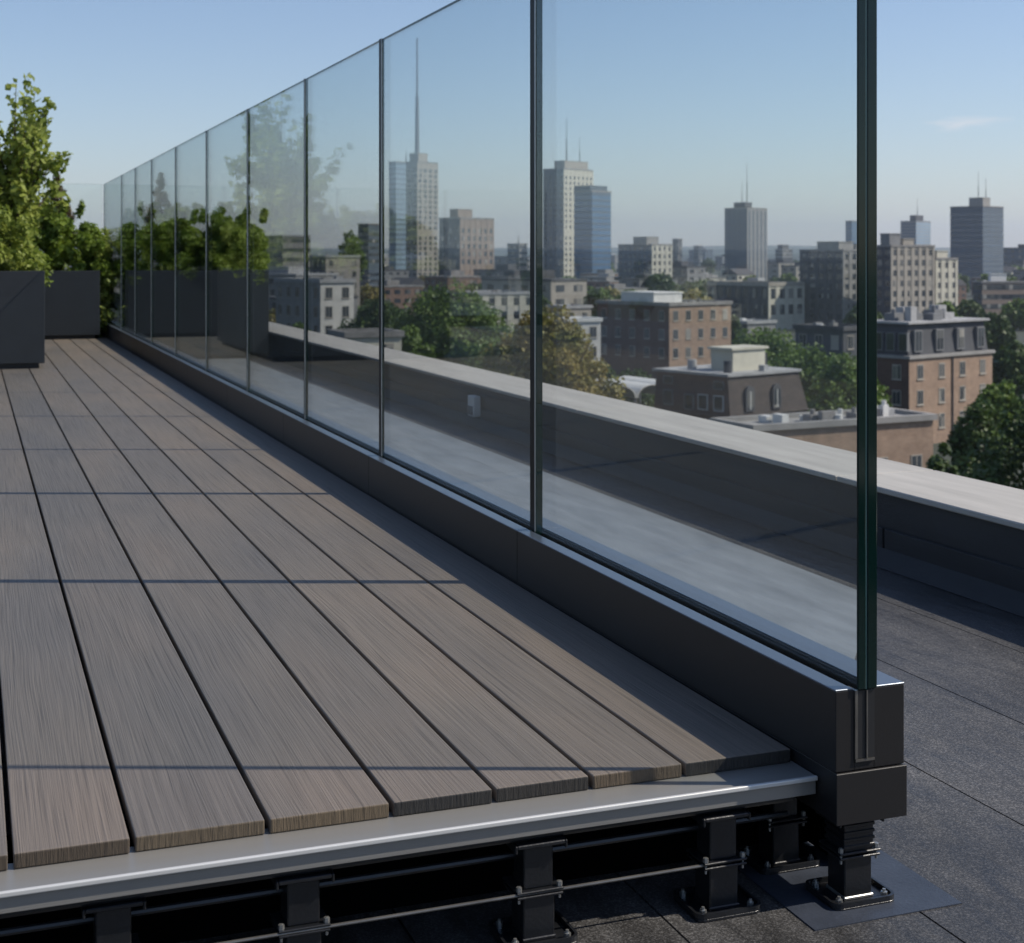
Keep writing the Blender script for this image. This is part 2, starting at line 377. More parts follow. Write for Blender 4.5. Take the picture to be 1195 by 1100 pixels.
m = MB()
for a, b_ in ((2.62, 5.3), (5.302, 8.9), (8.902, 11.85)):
    if a < 3: m.prism([(1.175, 1.90), (2.08, 3.06), (2.08, b_), (1.175, b_)], ROOF + 0.0005, ROOF + 0.003)  # end cut slanted along the view line, keeping the pale area behind glass
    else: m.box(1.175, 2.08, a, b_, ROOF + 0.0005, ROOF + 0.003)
tag(m.build('roof_veil_sheet', M['veil_sheet']), kind='structure')  # pale sheet added to paint the roof brighter where seen through the glass
PT = 0.029
par = empty('parapet', (2.336, 0, ROOF), 0, 'low dark parapet wall with a pale wide coping along the roof edge', 'parapet')
m = MB(); m.box(0, 0.30, -4, 34, -20.8, PT - ROOF - 0.016); m.build('wall', M['upstand'], par)
m = MB()
for a, b_ in [(-4 + 1.9 * q, -4 + 1.9 * (q + 1) - 0.006) for q in range(20)]:
    m.box(-0.018, 0.320, a, b_, PT - ROOF - 0.016, PT - ROOF)
m.build('coping', M['coping'], par, bevel=0.003)
m = MB()
for a, b_ in ((-4, 3.37), (3.38, 7.4), (7.41, 11.6), (11.61, 34)):
    m.box(-0.012, 0.0, a, b_, 0.0, 0.098)
m.prism([(-0.055, 0), (-0.012, 0), (-0.012, 1)], 0, 1) if False else None
m.build('flashing', M['upstand'], par, bevel=0.002)
m = MB(); b0 = 0
m.v = [(-0.05, -4, 0.002), (-0.05, 34, 0.002), (-0.012, 34, 0.045), (-0.012, -4, 0.045), (-0.012, -4, 0.002), (-0.012, 34, 0.002)]
m.f = [(0, 1, 2, 3), (0, 3, 4), (1, 5, 2), (0, 4, 5, 1)]; m.m = [0] * 4
m.build('cant_strip', M['upstand'], par)

# small box light fixed to the parapet
fx = at(550, 5.9)
fix = empty('wall_light', (2.334, 6.74, ROOF + 0.105), 0, 'small white box light fixed low on the parapet seen through the second pane', 'light')
m = MB(); m.box(-0.050, -0.012, -0.045, 0.045, -0.05, 0.05); m.build('housing', M['white'], fix, bevel=0.004)
m = MB(); m.box(-0.056, -0.050, -0.036, 0.036, -0.040, 0.002); m.build('lens', M['ash_metal'], fix, bevel=0.001)

# deck
deck = empty('terrace_deck', (0, 0, 0), 0, 'grey brown composite board deck raised on pedestals with an aluminium edge', 'deck')
K = H * CT
sl = [-3.42, -3.19, -2.96, -2.73, -2.51, -2.28, -2.06, -1.83, -1.61, -1.38, -1.16, -0.93, -0.71, -0.48, -0.375, -0.153, 0.070, 0.281, 0.529, 0.7715, 0.984, 1.194, 1.406, 1.668]
DF = 1.705
for i in range(len(sl) - 1):
    a, b_ = sl[i] * K, sl[i + 1] * K
    if b_ - a < 0.10: continue
    w = (b_ - a) / 2 - 0.0032
    m = MB(); m.box(-w, w, 0, TE - 0.03 - DF, -0.0175, 0)
    dy = random.uniform(-0.0012, 0.0012)
    for q in range(6): pass
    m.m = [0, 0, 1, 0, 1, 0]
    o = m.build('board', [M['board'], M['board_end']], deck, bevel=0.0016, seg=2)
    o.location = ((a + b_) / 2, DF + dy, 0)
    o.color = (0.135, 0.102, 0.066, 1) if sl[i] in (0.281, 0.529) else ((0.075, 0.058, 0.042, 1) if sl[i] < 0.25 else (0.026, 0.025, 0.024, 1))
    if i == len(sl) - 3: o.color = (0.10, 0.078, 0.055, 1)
m = MB()
RF = 1.648
m.box(-2.2, CH0 - 0.001, RF + 0.003, DF + 0.02, -0.0205, -0.0180)     # top flange
m.box(-2.2, CH0 - 0.001, RF + 0.003, RF + 0.006, -0.042, -0.0205)       # face
m.build('edge_trim', M['trim'], deck, bevel=0.0006)
m = MB(); m.box(-2.2, CH0 - 0.001, RF - 0.0025, RF + 0.003, -0.0230, -0.0170)
m.build('trim_lip', M['lip'], deck, bevel=0.0014, seg=3)
m = MB(); m.box(-2.2, 1.01, RF + 0.014, RF + 0.050, -0.053, -0.0210)
m.build('edge_beam', M['steel'], deck, bevel=0.004, seg=2)
PED = [(-0.30, 1.690), (-0.07, 1.690), (0.150, 1.688), (0.362, 1.686), (0.652, 1.684), (0.905, 1.682)]
for d_, t_ in PED + [(1.0, 1.69)]:
    m = MB(); m.box(d_ - 0.019, d_ + 0.019, 1.705, TE - 0.1, -0.058, -0.0185); m.build('joist', M['steel'], deck)
m = MB(); m.tube((-2.2, 1.662, -0.1165), (0.915, 1.662, -0.1165), 0.0021, n=8); m.build('tie_rod', M['rod'], deck)
m = MB(); m.tube((-2.2, 1.700, -0.083), (1.02, 1.700, -0.083), 0.0042, n=8); m.build('lower_rail', M['steel'], deck)
m = MB(); m.box(-2.2, 1.124, 1.815, 1.818, ROOF + 0.002, -0.0215 - 0.046).box(-2.2, 1.030, 1.815, 1.818, -0.0672, -0.0215).box(1.124, 1.127, 1.725, TE, ROOF + 0.002, -0.0675); m.build('shade_panel', M['void'], deck)  # black panels added to keep light out and stand for under-deck shade

def pedestal(loc, zt, ribbed=False, rz=0.0, label=None):
    p = empty('deck_pedestal', loc, rz, label, 'pedestal', 'black pedestals carrying the deck')
    h = zt - ROOF
    m = MB()
    def rr(w, l, r, n=5):
        pts = []
        for cx_, cy_, a0 in ((w - r, l - r, 0), (-w + r, l - r, 90), (-w + r, -l + r, 180), (w - r, -l + r, 270)):
            for k in range(n + 1):
                a = R(a0 + 90 * k / n); pts.append((cx_ + r * math.cos(a), cy_ + r * math.sin(a)))
        return pts
    m.prism(rr(.047, .040, .012), 0.0, 0.0045)
    m.build('base_plate', M['steel'], p, bevel=0.001)
    m = MB()
    outer = rr(.047, .040, .012); inner = rr(.0435, .0365, .010); n = len(outer)
    b = len(m.v)
    m.v += [(x, y, .0045) for x, y in outer] + [(x, y, .0105) for x, y in outer] + [(x, y, .0105) for x, y in inner] + [(x, y, .0045) for x, y in inner]
    for i in range(n):
        j = (i + 1) % n
        for k in range(3):
            m.f.append((k * n + i, k * n + j, (k + 1) * n + j, (k + 1) * n + i)); m.m.append(0)
    m.build('base_rim', M['steel'], p)
    for sx in (-1, 1):
        for sy in (-1, 1):
            m = MB(); m.tube((sx * .034, sy * .028, .0045), (sx * .034, sy * .028, .0115), .0045, n=6)
            m.tube((sx * .034, sy * .028, .0045), (sx * .034, sy * .028, .015), .0022, n=6)
            m.build('bolt', M['zinc'], p)
    zc = h * 0.36 + 0.0
    m = MB(); m.box(-.0205, .0205, -.0205, .0205, .0045, .062); m.build('lower_column', M['steel'], p, bevel=.0015)
    m = MB(); m.box(-.022, .022, -.0225, .0225, .0045, .009); m.build('weld_collar', M['zinc'] if ribbed else M['steel'], p, bevel=.001)
    m = MB(); m.box(-.030, .030, -.026, .026, .0585, .0615).box(-.0305, .0305, -.0265, .0265, .0645, .0675); m.build('collar', M['steel'], p, bevel=.0008)
    for sx in (-1, 1):
        m = MB(); m.tube((sx * .0265, -.021, .0675), (sx * .0265, -.021, .0730), .0036, n=6).tube((sx * .0265, -.021, .0530), (sx * .0265, -.021, .0735), .0018, n=6)
        m.build('bolt', M['zinc'], p)
    if ribbed:
        m = MB(); m.box(-.022, .022, -.022, .022, .0675, h - .006)
        for k in range(4):
            z = .071 + k * .009
            m.box(-.0236, .0236, -.0236, .0236, z, z + .0045)
        m.build('ribbed_column', M['steel'], p, bevel=.0008)
    else:
        m = MB(); m.box(-.0190, .0190, -.0190, .0190, .0675, h - .006); m.build('upper_column', M['steel'], p, bevel=.0015)
    m = MB(); m.box(-.031, .031, -.030, .030, h - .006, h - .001).box(-.034, -.031, -.030, .030, h - .011, h - .001).box(.031, .034, -.030, .030, h - .011, h - .001)
    m.build('head_plate', M['steel'], p, bevel=.001)
    return p
plab = ['black pedestal hidden at the left, first under the deck edge', 'black pedestal under the deck edge just outside the left frame edge',
        'leftmost visible black pedestal under the deck edge, cut by the frame bottom', 'second black pedestal from the left under the aluminium edge',
        'third black pedestal from the left with its base plate on the roof', 'fourth black pedestal from the left, left of the shaded one near the corner']
for (d_, t_), lb in zip(PED, plab): pedestal((d_, t_, ROOF), -0.053, False, 0, lb)
pedestal((1.052, 1.775, ROOF), -0.050, False, 0, 'shaded black pedestal behind the corner under the base channel')
pedestal((1.083, 1.648, ROOF), -0.0665, True, 0, 'ribbed black pedestal under the end block of the glass railing')
pad = MB(); pad.box(0.985, 1.205, 1.575, 1.80, 0, 0.0016)
o = pad.build('protection_pad', M['pad'], None); o.location = (0, 0, ROOF); tag(o, 'square bluish bitumen pad on the roof under the ribbed pedestal', 'pad')

# glass railing
js = [TF] + [t_of(x) for x in (620, 443, 355, 288, 240, 204, 176, 157, 141)] + [TE]
rail = empty('glass_railing', (0, 0, 0), 0, 'long frameless glass railing standing in a dark base channel beside the deck', 'railing')
secs = [TF, 2.762, 3.93, 5.1, 6.3, 7.5, 8.7, 9.9, 11.1, TE + 0.05]
for a, b_ in zip(secs[:-1], secs[1:]):
    m = MB(); a2, b2 = a + 0.0009, b_ - 0.0009
    m.box(CH0, GD0 - 0.004, a2, b2, 0.0, CHT).box(GD1 + 0.004, CH1, a2, b2, 0.0, CHT).box(GD0 - 0.004, GD1 + 0.004, a2, b2, 0.0, 0.011)
    m.build('base_channel', M['channel'], rail, bevel=0.0009, seg=2)
    m = MB(); m.box(CH0 - 0.0004, GD0 - 0.0065, a2, b2, CHT + 0.0002, CHT + 0.0022).box(GD1 + 0.0065, CH1 + 0.0004, a2, b2, CHT + 0.0002, CHT + 0.0022); m.build('sky_sheen_strip', M['cap'], rail, bevel=0.0006)  # paler strips added on top, painting in the channel's sky reflection
m = MB(); m.box(CH0 + 0.001, CH1 + 0.0, TF, TE, -0.066, -0.0012); m.build('lower_beam', M['channel'], rail, bevel=0.0009, seg=2)
m = MB(); m.box(CH0 - 0.0015, CH1 + 0.0015, TF - 0.0035, TF - 0.0005, -0.0665, -0.0008); m.build('end_plate', M['channel'], rail, bevel=0.0007)
m = MB(); m.box(GD0 - 0.004, GD0 - 0.0006, TF + 0.002, TE, 0.012, CHT - 0.004).box(GD1 + 0.0006, GD1 + 0.004, TF + 0.002, TE, 0.012, CHT - 0.004)
m.build('gasket', M['rubber'], rail)
m = MB(); m.box(GD0 - 0.0035, GD1 + 0.0035, TF - 0.002, TF + 0.004, 0.0112, 0.0145); m.build('setting_block', M['rod'], rail)
GT = CHT + 1.152
def pane(x0, x1, y0, y1, z0, z1, parent, along='y'):
    """box of glass: two clear faces, dark polished edges, narrow pale arrises"""
    m = MB(); e = 0.0013
    if along == 'y':
        m.box(x0, x1, y0 + e, y1 - e, z0, z1 - e)
        m.m = [1, 1, 1, 0, 1, 0]
        o = m.build('glass_pane', [M['glass'], M['edge'], M['bevel']], parent)
        r = MB()
        for yy, s_ in ((y0, 1), (y1, -1)):
            for xx, q in ((x0, 1), (x1, -1)):
                b = len(r.v)
                r.v += [(xx, yy + s_ * e, z0), (xx + q * e, yy, z0), (xx, yy + s_ * e, z1 - e), (xx + q * e, yy, z1 - e)]
                r.f.append((b, b + 1, b + 3, b + 2)); r.m.append(0)
            b = len(r.v)
        for xx, q in ((x0, 1), (x1, -1)):
            b = len(r.v)
            r.v += [(xx, y0 + e, z1 - e), (xx, y1 - e, z1 - e), (xx + q * e, y1 - e, z1), (xx + q * e, y0 + e, z1)]
            r.f.append((b, b + 1, b + 2, b + 3)); r.m.append(0)
        r.build('arris', M['bevel'], o)
    else:
        m.box(x0, x1, y0, y1, z0, z1); m.m = [1, 1, 0, 1, 0, 1]
        o = m.build('glass_pane', [M['glass'], M['edge']], parent)
    return o
m = MB(); m.box(GD0 - 0.002, GD0 + 0.0105, TF - 0.004, TF - 0.0006, CHT + 0.0005, GT).box(GD0 + 0.0125, GD1 + 0.006, TF - 0.004, TF - 0.0006, CHT + 0.0005, GT)
m.build('edge_profile', M['edge'], rail, bevel=0.0016, seg=3)
m = MB(); m.box(GD0 + 0.0106, GD0 + 0.0124, TF - 0.0030, TF - 0.0006, CHT + 0.0005, GT); m.build('interlayer', M['inter'], rail)
m = MB(); m.box(GD0 + 0.0003, GD1 + 0.0038, TF + 0.0002 - 0.0012, TF - 0.0003, 0.0150, CHT - 0.001); m.build('slot_liner', M['rubber'], rail)
m = MB(); m.box(GD0 - 0.0038, GD0 + 0.0001, TF - 0.0012, TF + 0.02, 0.0150, CHT - 0.0005).box(GD0 + 0.0120, GD0 + 0.0140, TF - 0.0030, TF - 0.0011, 0.0150, CHT - 0.001); m.build('slot_strip', M['rod'], rail)
for t_ in js[1:-1]:
    wj = 0.020 if t_ < 4.2 else (0.008 if t_ < 6 else 0.004)
    m = MB(); m.box(GD0 - 0.0022, GD0 - 0.0004, t_ - wj, t_ + 0.004, CHT + 0.001, GT + 0.0005); m.build('joint_profile', M['joint'], rail, bevel=0.0004)
    m = MB(); m.box(GD0 - 0.0026, GD0 - 0.0004, t_ - wj - 0.0030, t_ - wj - 0.0005, CHT + 0.001, GT + 0.0005); m.build('joint_bead', M['bright'], rail, bevel=0.0006)
for k in range(len(js) - 1):
    a, b_ = js[k], js[k + 1]
    pane(GD0, GD1 if k == 0 else GD0 + 0.0110, a + (0 if k == 0 else 0.0035), b_ - 0.0035, 0.0146, GT, rail)

back = empty('glass_railing', (0, TE, 0), 0, 'glass railing across the far end of the deck behind the planters', 'railing')
m = MB(); m.box(-3.0, CH0 - 0.002, -0.030, 0.001 + 0.03, 0.0, CHT); m.build('base_channel', M['channel'], back, bevel=0.001)
x = GD0 - 0.008
for k in range(4):
    pane(x - 1.0, x - 0.004, -0.011, 0.0105, CHT + 0.0005, GT, back, 'x'); x -= 1.004

# ------------------------------------------------------------------ planters and their plants
def planter(x0, x1, y0, y1, z1, label):
    p = empty('planter', ((x0 + x1) / 2, (y0 + y1) / 2, 0), 0, label, 'planter', 'charcoal box planters on the deck')
    w, l = (x1 - x0) / 2, (y1 - y0) / 2; th = 0.022
    m = MB(); m.prism([(-w + .03, -l + .03), (w - .03, -l + .03), (w - .03, l - .03), (-w + .03, l - .03)], 0.0005, 0.03); m.build('plinth', M['rubber'], p)
    m = MB(); z0 = 0.03
    m.box(-w, w, -l, -l + th, z0, z1).box(-w, w, l - th, l, z0, z1).box(-w, -w + th, -l + th, l - th, z0, z1).box(w - th, w, -l + th, l - th, z0, z1)
    m.box(-w + th, w - th, -l + th, l - th, z0, z0 + .02)
    m.build('box', M['planter'], p, bevel=0.003, seg=2)
    m = MB(); m.box(-w + th + .001, w - th - .001, -l + th + .001, l - th - .001, z1 - .08, z1 - .05); m.build('soil', M['soil'], p)
    return p
planter(-0.75, 0.414, 8.92, 10.9, 0.566, 'near charcoal box planter at the left frame edge')
planter(-0.30, 0.966, 11.92, 12.55, 0.535, 'far charcoal box planter in front of the end railing')
o = planter(1.18, 2.30, 11.92, 12.60, 0.535 - ROOF, 'charcoal box planter on the roof between the glass railing and the parapet')
o.location.z = ROOF
def shrub(name, x0, x1, y0, y1, z0, z1, mt, n, size, label, seed, cat='shrub', over=0.05, nst=14):
    cx_, cy_ = (x0 + x1) / 2, (y0 + y1) / 2
    root = empty(name, (cx_, cy_, z0), 0, label, cat)
    rg = random.Random(seed); cl = []
    w, l, h = (x1 - x0) / 2, (y1 - y0) / 2, z1 - z0
    for i in range(int(130 * max(1, (w * l) ** 0.5 * 2))):
        fz = rg.random() ** 0.7
        s_ = 1 + over - 0.25 * max(0, fz - .6)
        r = rg.uniform(.05, .10)
        cl.append((rg.uniform(-w, w) * s_, rg.uniform(-l, l) * s_, fz * h * rg.uniform(.8, 1.02) - r * .4, r))
    for i in range(12):                          # loose shoots at the top
        a, b_ = rg.uniform(-w, w), rg.uniform(-l, l)
        for q in range(3): cl.append((a + q * .01, b_, h * (.9 + .07 * q) + .02, .028))
    leaves('foliage', mt, cl, n, size, root, seed=seed, aspect=.5, up=.5)
    m = MB()
    for i in range(nst):
        a, b_ = rg.uniform(-w, w) * .8, rg.uniform(-l, l) * .8
        m.tube((a * .6, b_ * .6, -.02), (a, b_, h * .8), .006, .002, 5)
    m.build('stems', M['bark'], root)
    return root
shrub('leafy_shrub', -0.70, 0.36, 9.00, 10.8, 0.52, 0.95, M['leaf_light'], 24000, 0.044, 'yellow green leafy shrub filling the near planter under the small tree', 3, over=.06)
shrub('leafy_shrub', -0.25, 0.94, 11.95, 12.5, 0.47, 1.02, M['leaf_mid'], 26000, 0.050, 'darker green shrub filling the far planter', 5, over=.08)
shrub('leafy_shrub', 1.20, 2.28, 11.97, 12.55, 0.48, 0.98, M['leaf_mid'], 36000, 0.050, 'green shrub in the planter beyond the glass railing', 6, over=.08)
shrub('tall_grass', 0.99, 1.04, 12.0, 12.6, 0.0, 0.80, M['leaf_light'], 3000, 0.06, 'light green plant squeezed between far planter and glass corner', 8, over=.0, cat='plant')
def cone_bush(x, y, z, h, r, label, mt, seed):
    root = empty('conical_evergreen', (x, y, z), 0, label, 'shrub')
    rg = random.Random(seed); cl = []
    for i in range(60):
        f = rg.random(); a = rg.uniform(0, 6.28); rr_ = r * (1 - f) * rg.uniform(.4, 1.0)
        cl.append((rr_ * math.cos(a), rr_ * math.sin(a), f * h, .045 * (1.3 - f)))
    leaves('foliage', mt, cl, 3000, .045, root, seed=seed, aspect=.3, up=1.5)
    m = MB(); m.tube((0, 0, 0), (0, 0, h * .95), .015, .004, 6); m.build('stem', M['bark'], root)
cone_bush(0.66, 12.25, 0.80, 0.52, 0.17, 'rusty brown conical evergreen standing above the far planter', M['leaf_rust'], 4)
# small ornamental tree in the near planter
tr = empty('ornamental_tree', (0.24, 9.40, 0.50), 0, 'small ornamental tree with rounded yellow green leaves in the near planter', 'tree')
rg = random.Random(21); m = MB(); cl = []
m.tube((0, 0, 0), (0.01, 0, .45), .018, .013, 8)
for i in range(58):
    a = rg.uniform(0, 6.28); e = rg.uniform(.15, 1.45); L_ = rg.uniform(.30, .50) * (0.85 + .62 * (e > .85))
    z0 = rg.uniform(.22, .60)
    p0 = Vector((0.01, 0, z0)); dv = Vector((math.cos(a) * math.cos(e), math.sin(a) * math.cos(e), math.sin(e)))
    p1 = p0 + dv * L_ * .55; p2 = p1 + (dv + Vector((0, 0, .5))).normalized() * L_ * .5
    m.tube(p0, p1, .007, .004, 5).tube(p1, p2, .004, .0015, 5)
    for q in range(8):
        f = q / 7.0; pt = p1.lerp(p2, f) if q > 2 else p0.lerp(p1, .55 + .15 * q)
        cl.append((pt.x + rg.uniform(-.02, .02), pt.y + rg.uniform(-.02, .02), pt.z, .050 * (1.2 - .5 * f)))
m.build('trunk', M['bark'], tr)
leaves('crown', M['leaf_light'], cl, 4300, .050, tr, seed=9, aspect=.72, up=.3)

# ------------------------------------------------------------------ ground, hills
bm = bmesh.new(); 
m = MB(); g = 9000
m.v = [(-g, -2500, STREET), (g, -2500, STREET), (g, g, STREET), (-g, g, STREET)]; m.f = [(0, 1, 2, 3)]; m.m = [0]
tag(m.build('city_ground', M['ground']), kind='structure')
def strip(x0, D0, x1, D1, w):
    a, b_ = Vector(at(x0, D0)), Vector(at(x1, D1)); d = (b_ - a).normalized(); n = Vector((-d.y, d.x)) * w / 2
    m.v += [(*(a - n), STREET + .05), (*(b_ - n), STREET + .05), (*(b_ + n), STREET + .05), (*(a + n), STREET + .05)]
    k = len(m.v) - 4; m.f.append((k, k + 1, k + 2, k + 3)); m.m.append(0)
m = MB()
strip(300, 95, 2600, 95 * 1.0, 9)
tag(m.build('road', M['asphalt']), kind='structure')
m = MB(); strip(620, 90, 860, 900, 10); o = m.build('road', M['asphalt']); o.location.z = 0.02; tag(o, kind='structure')
# ridge of hills
m = MB(); n = 90; rg = random.Random(5)
for layer, (D, hh) in enumerate(((4600, 16), (5600, 33))):
    b = len(m.v)
    for i in range(n + 1):
        px = -1600 + i * 45
        hgt = (HY and 0) + 21 + D / F * (hh * .30 + 1.5 * math.sin(i * .35 + layer) + 1.0 * math.sin(i * .9 + layer * 2) + rg.uniform(-.35, .35))
        x, y = at(px, D); x2, y2 = at(px, D + 700)
        m.v += [(x, y, STREET), (x, y, STREET + hgt * .55), (x2, y2, STREET + max(5, hgt)), (x2, y2, STREET)]
    for i in range(n):
        for k in range(3):
            p, q = b + i * 4 + k, b + (i + 1) * 4 + k
            m.f.append((p, q, q + 1, p + 1)); m.m.append(0)
tag(m.build('hills', M['hill'], smooth=True), kind='structure')

# ------------------------------------------------------------------ buildings
FOOT = []
def solve(px, r, f, du, dv):
    k = (px - CX) / F
    return (k * f - r) / (du - k * dv)
def building(name, label, xl, xc, xr, ytop, D, beta=42, wall='concrete', left=None, roof='gravel_roof', style='grid', floor=3.2, bay=3.2,
             band='dark_glass', pier=None, pent=(), masts=(), units=0, base=STREET, group=None, cat='building', wmin=6.0, wf=.5, parapet=.6, band_h=.55, seed=0, win=(1.1, 1.6), pitch=None, skip=None):
    be = R(beta); u = (math.cos(be), math.sin(be)); v = (-math.sin(be), math.cos(be))
    cr = (xc - CX) / F * D
    W = max(wmin, solve(xr, cr, D, *u)) if xr > xc else wmin
    Ld = max(wmin, solve(xl, cr, D, *v)) if xl < xc else wmin
    W = min(W, 90); Ld = min(Ld, 90)
    x, y = cam2world(cr, D)
    h = zat(ytop, D) - base
    root = empty(name, (x, y, base), be - TH, label, cat, group)
    FOOT.append((x, y, D, cr, W, Ld, be))
    wm = M[wall]
    m = MB(); m.box(0, W, 0, Ld, 0, h)
    lm = M[left] if left else wm  # left and back walls, many coloured darker to put their shade in
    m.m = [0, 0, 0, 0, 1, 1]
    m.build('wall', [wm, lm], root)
    m = MB()
    pr = 0.25
    m.box(-pr, W + pr, -pr, 0.25, h, h + parapet).box(-pr, W + pr, Ld - .25, Ld + pr, h, h + parapet).box(-pr, .25, .25, Ld - .25, h, h + parapet).box(W - .25, W + pr, .25, Ld - .25, h, h + parapet)
    m.box(.25, W - .25, .25, Ld - .25, h, h + .12)
    m.build('roof', M[roof], root)
    rg = random.Random(seed + int(D))
    pm = M[pier] if pier else wm
    nf = max(1, int((h - 1.0) / floor))
    if style in ('grid', 'band', 'rib', 'curtain'):
        if style in ('grid', 'band', 'curtain'):
            for k in range(min(nf, 34)):
                z1 = h - .7 - k * floor; z0 = z1 - floor * band_h
                if z0 < 0.3: break
                if nf > 9 and k in (0, nf // 2 + 1) and style != 'curtain': continue
                m = MB(); e = .06
                m.box(-e, W + e, -e, Ld + e, z0, z1)
                m.build('window_band' if style != 'curtain' else 'spandrel', M[band], root)
        else:
            m = MB(); m.box(-.06, W + .06, -.06, Ld + .06, 1, h - 1.2); m.build('glazing', M[band], root)
        if style in ('grid', 'rib'):
            nx = max(2, round(W / bay)); ny = max(2, round(Ld / bay)); pw = bay * (1 - wf) / 2
            for k in range(nx + 1):
                c = W * k / nx; a, b_ = max(-.14, c - pw), min(W + .14, c + pw)
                m = MB(); m.box(a, b_, -.14, -.061 if k not in (0, nx) else .14, .1, h - .01); m.build('pier', pm, root)
            for k in range(1, ny + 1):
                c = Ld * k / ny
                m = MB(); m.box(-.14, -.061, c - pw, min(Ld + .14, c + pw), .1, h - .01); m.build('pier', lm, root)
    elif style == 'punch':
        ww, wh = win
        wme = MB(); wme.box(-ww / 2 - .09, ww / 2 + .09, -.05, 0, -.09, wh + .09, 0).box(-ww / 2, ww / 2, -.056, -.051, 0, wh, 1).box(-.03, .03, -.066, -.057, 0, wh, 0).box(-ww / 2 - .16, ww / 2 + .16, -.13, 0, -.20, -.09, 0)
        proto = None
        nx = max(1, round(W / bay)); ny = max(1, round(Ld / bay))
        spots = [('x', W * (k + .5) / nx) for k in range(nx)] + [('y', Ld * (k + .5) / ny) for k in range(ny)]
        cnt = 0
        for q in range(nf):
            z = h - (q + 1) * floor + (floor - wh) * .45
            if z < 0.5 or cnt > 90: break
            for ax, c in spots:
                if skip and skip(ax, c, q): continue
                cnt += 1
                if proto is None: o = proto = wme.build('window', [M['beige'], M['dark_glass']], root)
                else:
                    o = proto.copy(); COL.objects.link(o); o.parent = root
                if ax == 'x': o.location = (c, -0.001, z); o.rotation_euler = (0, 0, 0)
                else: o.location = (-0.001, c, z); o.rotation_euler = (0, 0, R(-90))
    for (a0, a1, b0_, b1_, hh, mm) in pent:          # fractions of the footprint, height in metres
        m = MB(); m.box(W * a0, W * a1, Ld * b0_, Ld * b1_, h + .12, h + hh); m.box(W * a0 - .15, W * a1 + .15, Ld * b0_ - .15, Ld * b1_ + .15, h + hh, h + hh + .25)
        m.build('penthouse', M[mm], root)
    for (a0, b0_, z0, hh, r) in masts:
        m = MB(); m.tube((W * a0, Ld * b0_, h + z0), (W * a0, Ld * b0_, h + z0 + hh * .5), r, r * .7, 6).tube((W * a0, Ld * b0_, h + z0 + hh * .5), (W * a0, Ld * b0_, h + z0 + hh), r * .45, r * .3, 6)
        m.build('antenna', M['ash_metal'], root)
    for k in range(units):
        a, b_ = rg.uniform(.8, W - 2), rg.uniform(.8, Ld - 2); sx, sy, sz = rg.uniform(.5, 1.4), rg.uniform(.5, 1.3), rg.uniform(.3, .95)
        m = MB(); mm = M[rg.choice(['white', 'membrane_roof', 'ash_metal', 'gravel_roof', 'slate'])]
        if rg.random() < .35: m.tube((a, b_, h + .12), (a, b_, h + .12 + sz), sx * .35, n=12)
        else: m.box(a, a + sx, b_, b_ + sy, h + .12, h + .12 + sz)
        if rg.random() < .5: m.tube((a + sx * .5, b_ + sy * .5, h + .1 + sz), (a + sx * .5, b_ + sy * .5, h + .5 + sz), .18, n=8)
        m.build('roof_unit', mm, root)
    root['W'] = W; root['L'] = Ld; root['h'] = h
    return root, W, Ld, h

# towers on the skyline
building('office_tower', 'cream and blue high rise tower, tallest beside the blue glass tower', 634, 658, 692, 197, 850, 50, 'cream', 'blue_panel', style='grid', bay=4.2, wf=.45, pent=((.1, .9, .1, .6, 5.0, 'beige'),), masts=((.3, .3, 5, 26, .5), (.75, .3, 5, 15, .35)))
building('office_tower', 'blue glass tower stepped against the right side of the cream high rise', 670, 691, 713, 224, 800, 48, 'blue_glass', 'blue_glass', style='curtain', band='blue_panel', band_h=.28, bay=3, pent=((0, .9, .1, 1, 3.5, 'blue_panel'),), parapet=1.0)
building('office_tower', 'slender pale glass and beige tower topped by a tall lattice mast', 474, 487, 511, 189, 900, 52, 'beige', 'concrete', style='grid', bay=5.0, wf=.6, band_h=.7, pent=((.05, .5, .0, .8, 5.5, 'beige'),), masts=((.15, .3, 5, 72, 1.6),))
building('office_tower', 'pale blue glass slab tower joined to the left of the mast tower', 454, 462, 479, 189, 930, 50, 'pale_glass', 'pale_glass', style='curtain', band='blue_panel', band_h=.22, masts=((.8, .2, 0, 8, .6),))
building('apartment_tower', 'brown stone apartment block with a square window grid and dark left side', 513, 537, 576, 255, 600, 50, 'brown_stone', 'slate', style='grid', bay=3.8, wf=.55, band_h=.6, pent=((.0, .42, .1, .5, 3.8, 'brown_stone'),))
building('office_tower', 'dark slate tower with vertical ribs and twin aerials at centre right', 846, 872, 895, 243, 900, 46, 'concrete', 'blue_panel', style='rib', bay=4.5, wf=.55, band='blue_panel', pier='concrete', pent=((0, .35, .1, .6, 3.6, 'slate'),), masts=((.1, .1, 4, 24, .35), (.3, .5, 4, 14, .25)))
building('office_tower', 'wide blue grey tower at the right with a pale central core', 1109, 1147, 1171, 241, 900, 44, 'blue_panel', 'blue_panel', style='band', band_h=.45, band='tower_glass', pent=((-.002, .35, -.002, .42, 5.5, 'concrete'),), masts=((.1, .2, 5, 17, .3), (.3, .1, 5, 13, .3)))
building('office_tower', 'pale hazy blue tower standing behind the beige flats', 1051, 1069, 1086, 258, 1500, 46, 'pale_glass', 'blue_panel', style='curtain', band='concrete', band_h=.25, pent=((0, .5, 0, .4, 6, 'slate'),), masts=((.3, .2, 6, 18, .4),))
building('office_tower', 'narrow dark blue tower mostly hidden by the railing end', 988, 994, 1004, 258, 1250, 46, 'blue_glass', 'blue_glass', style='curtain', band='blue_panel', band_h=.3)
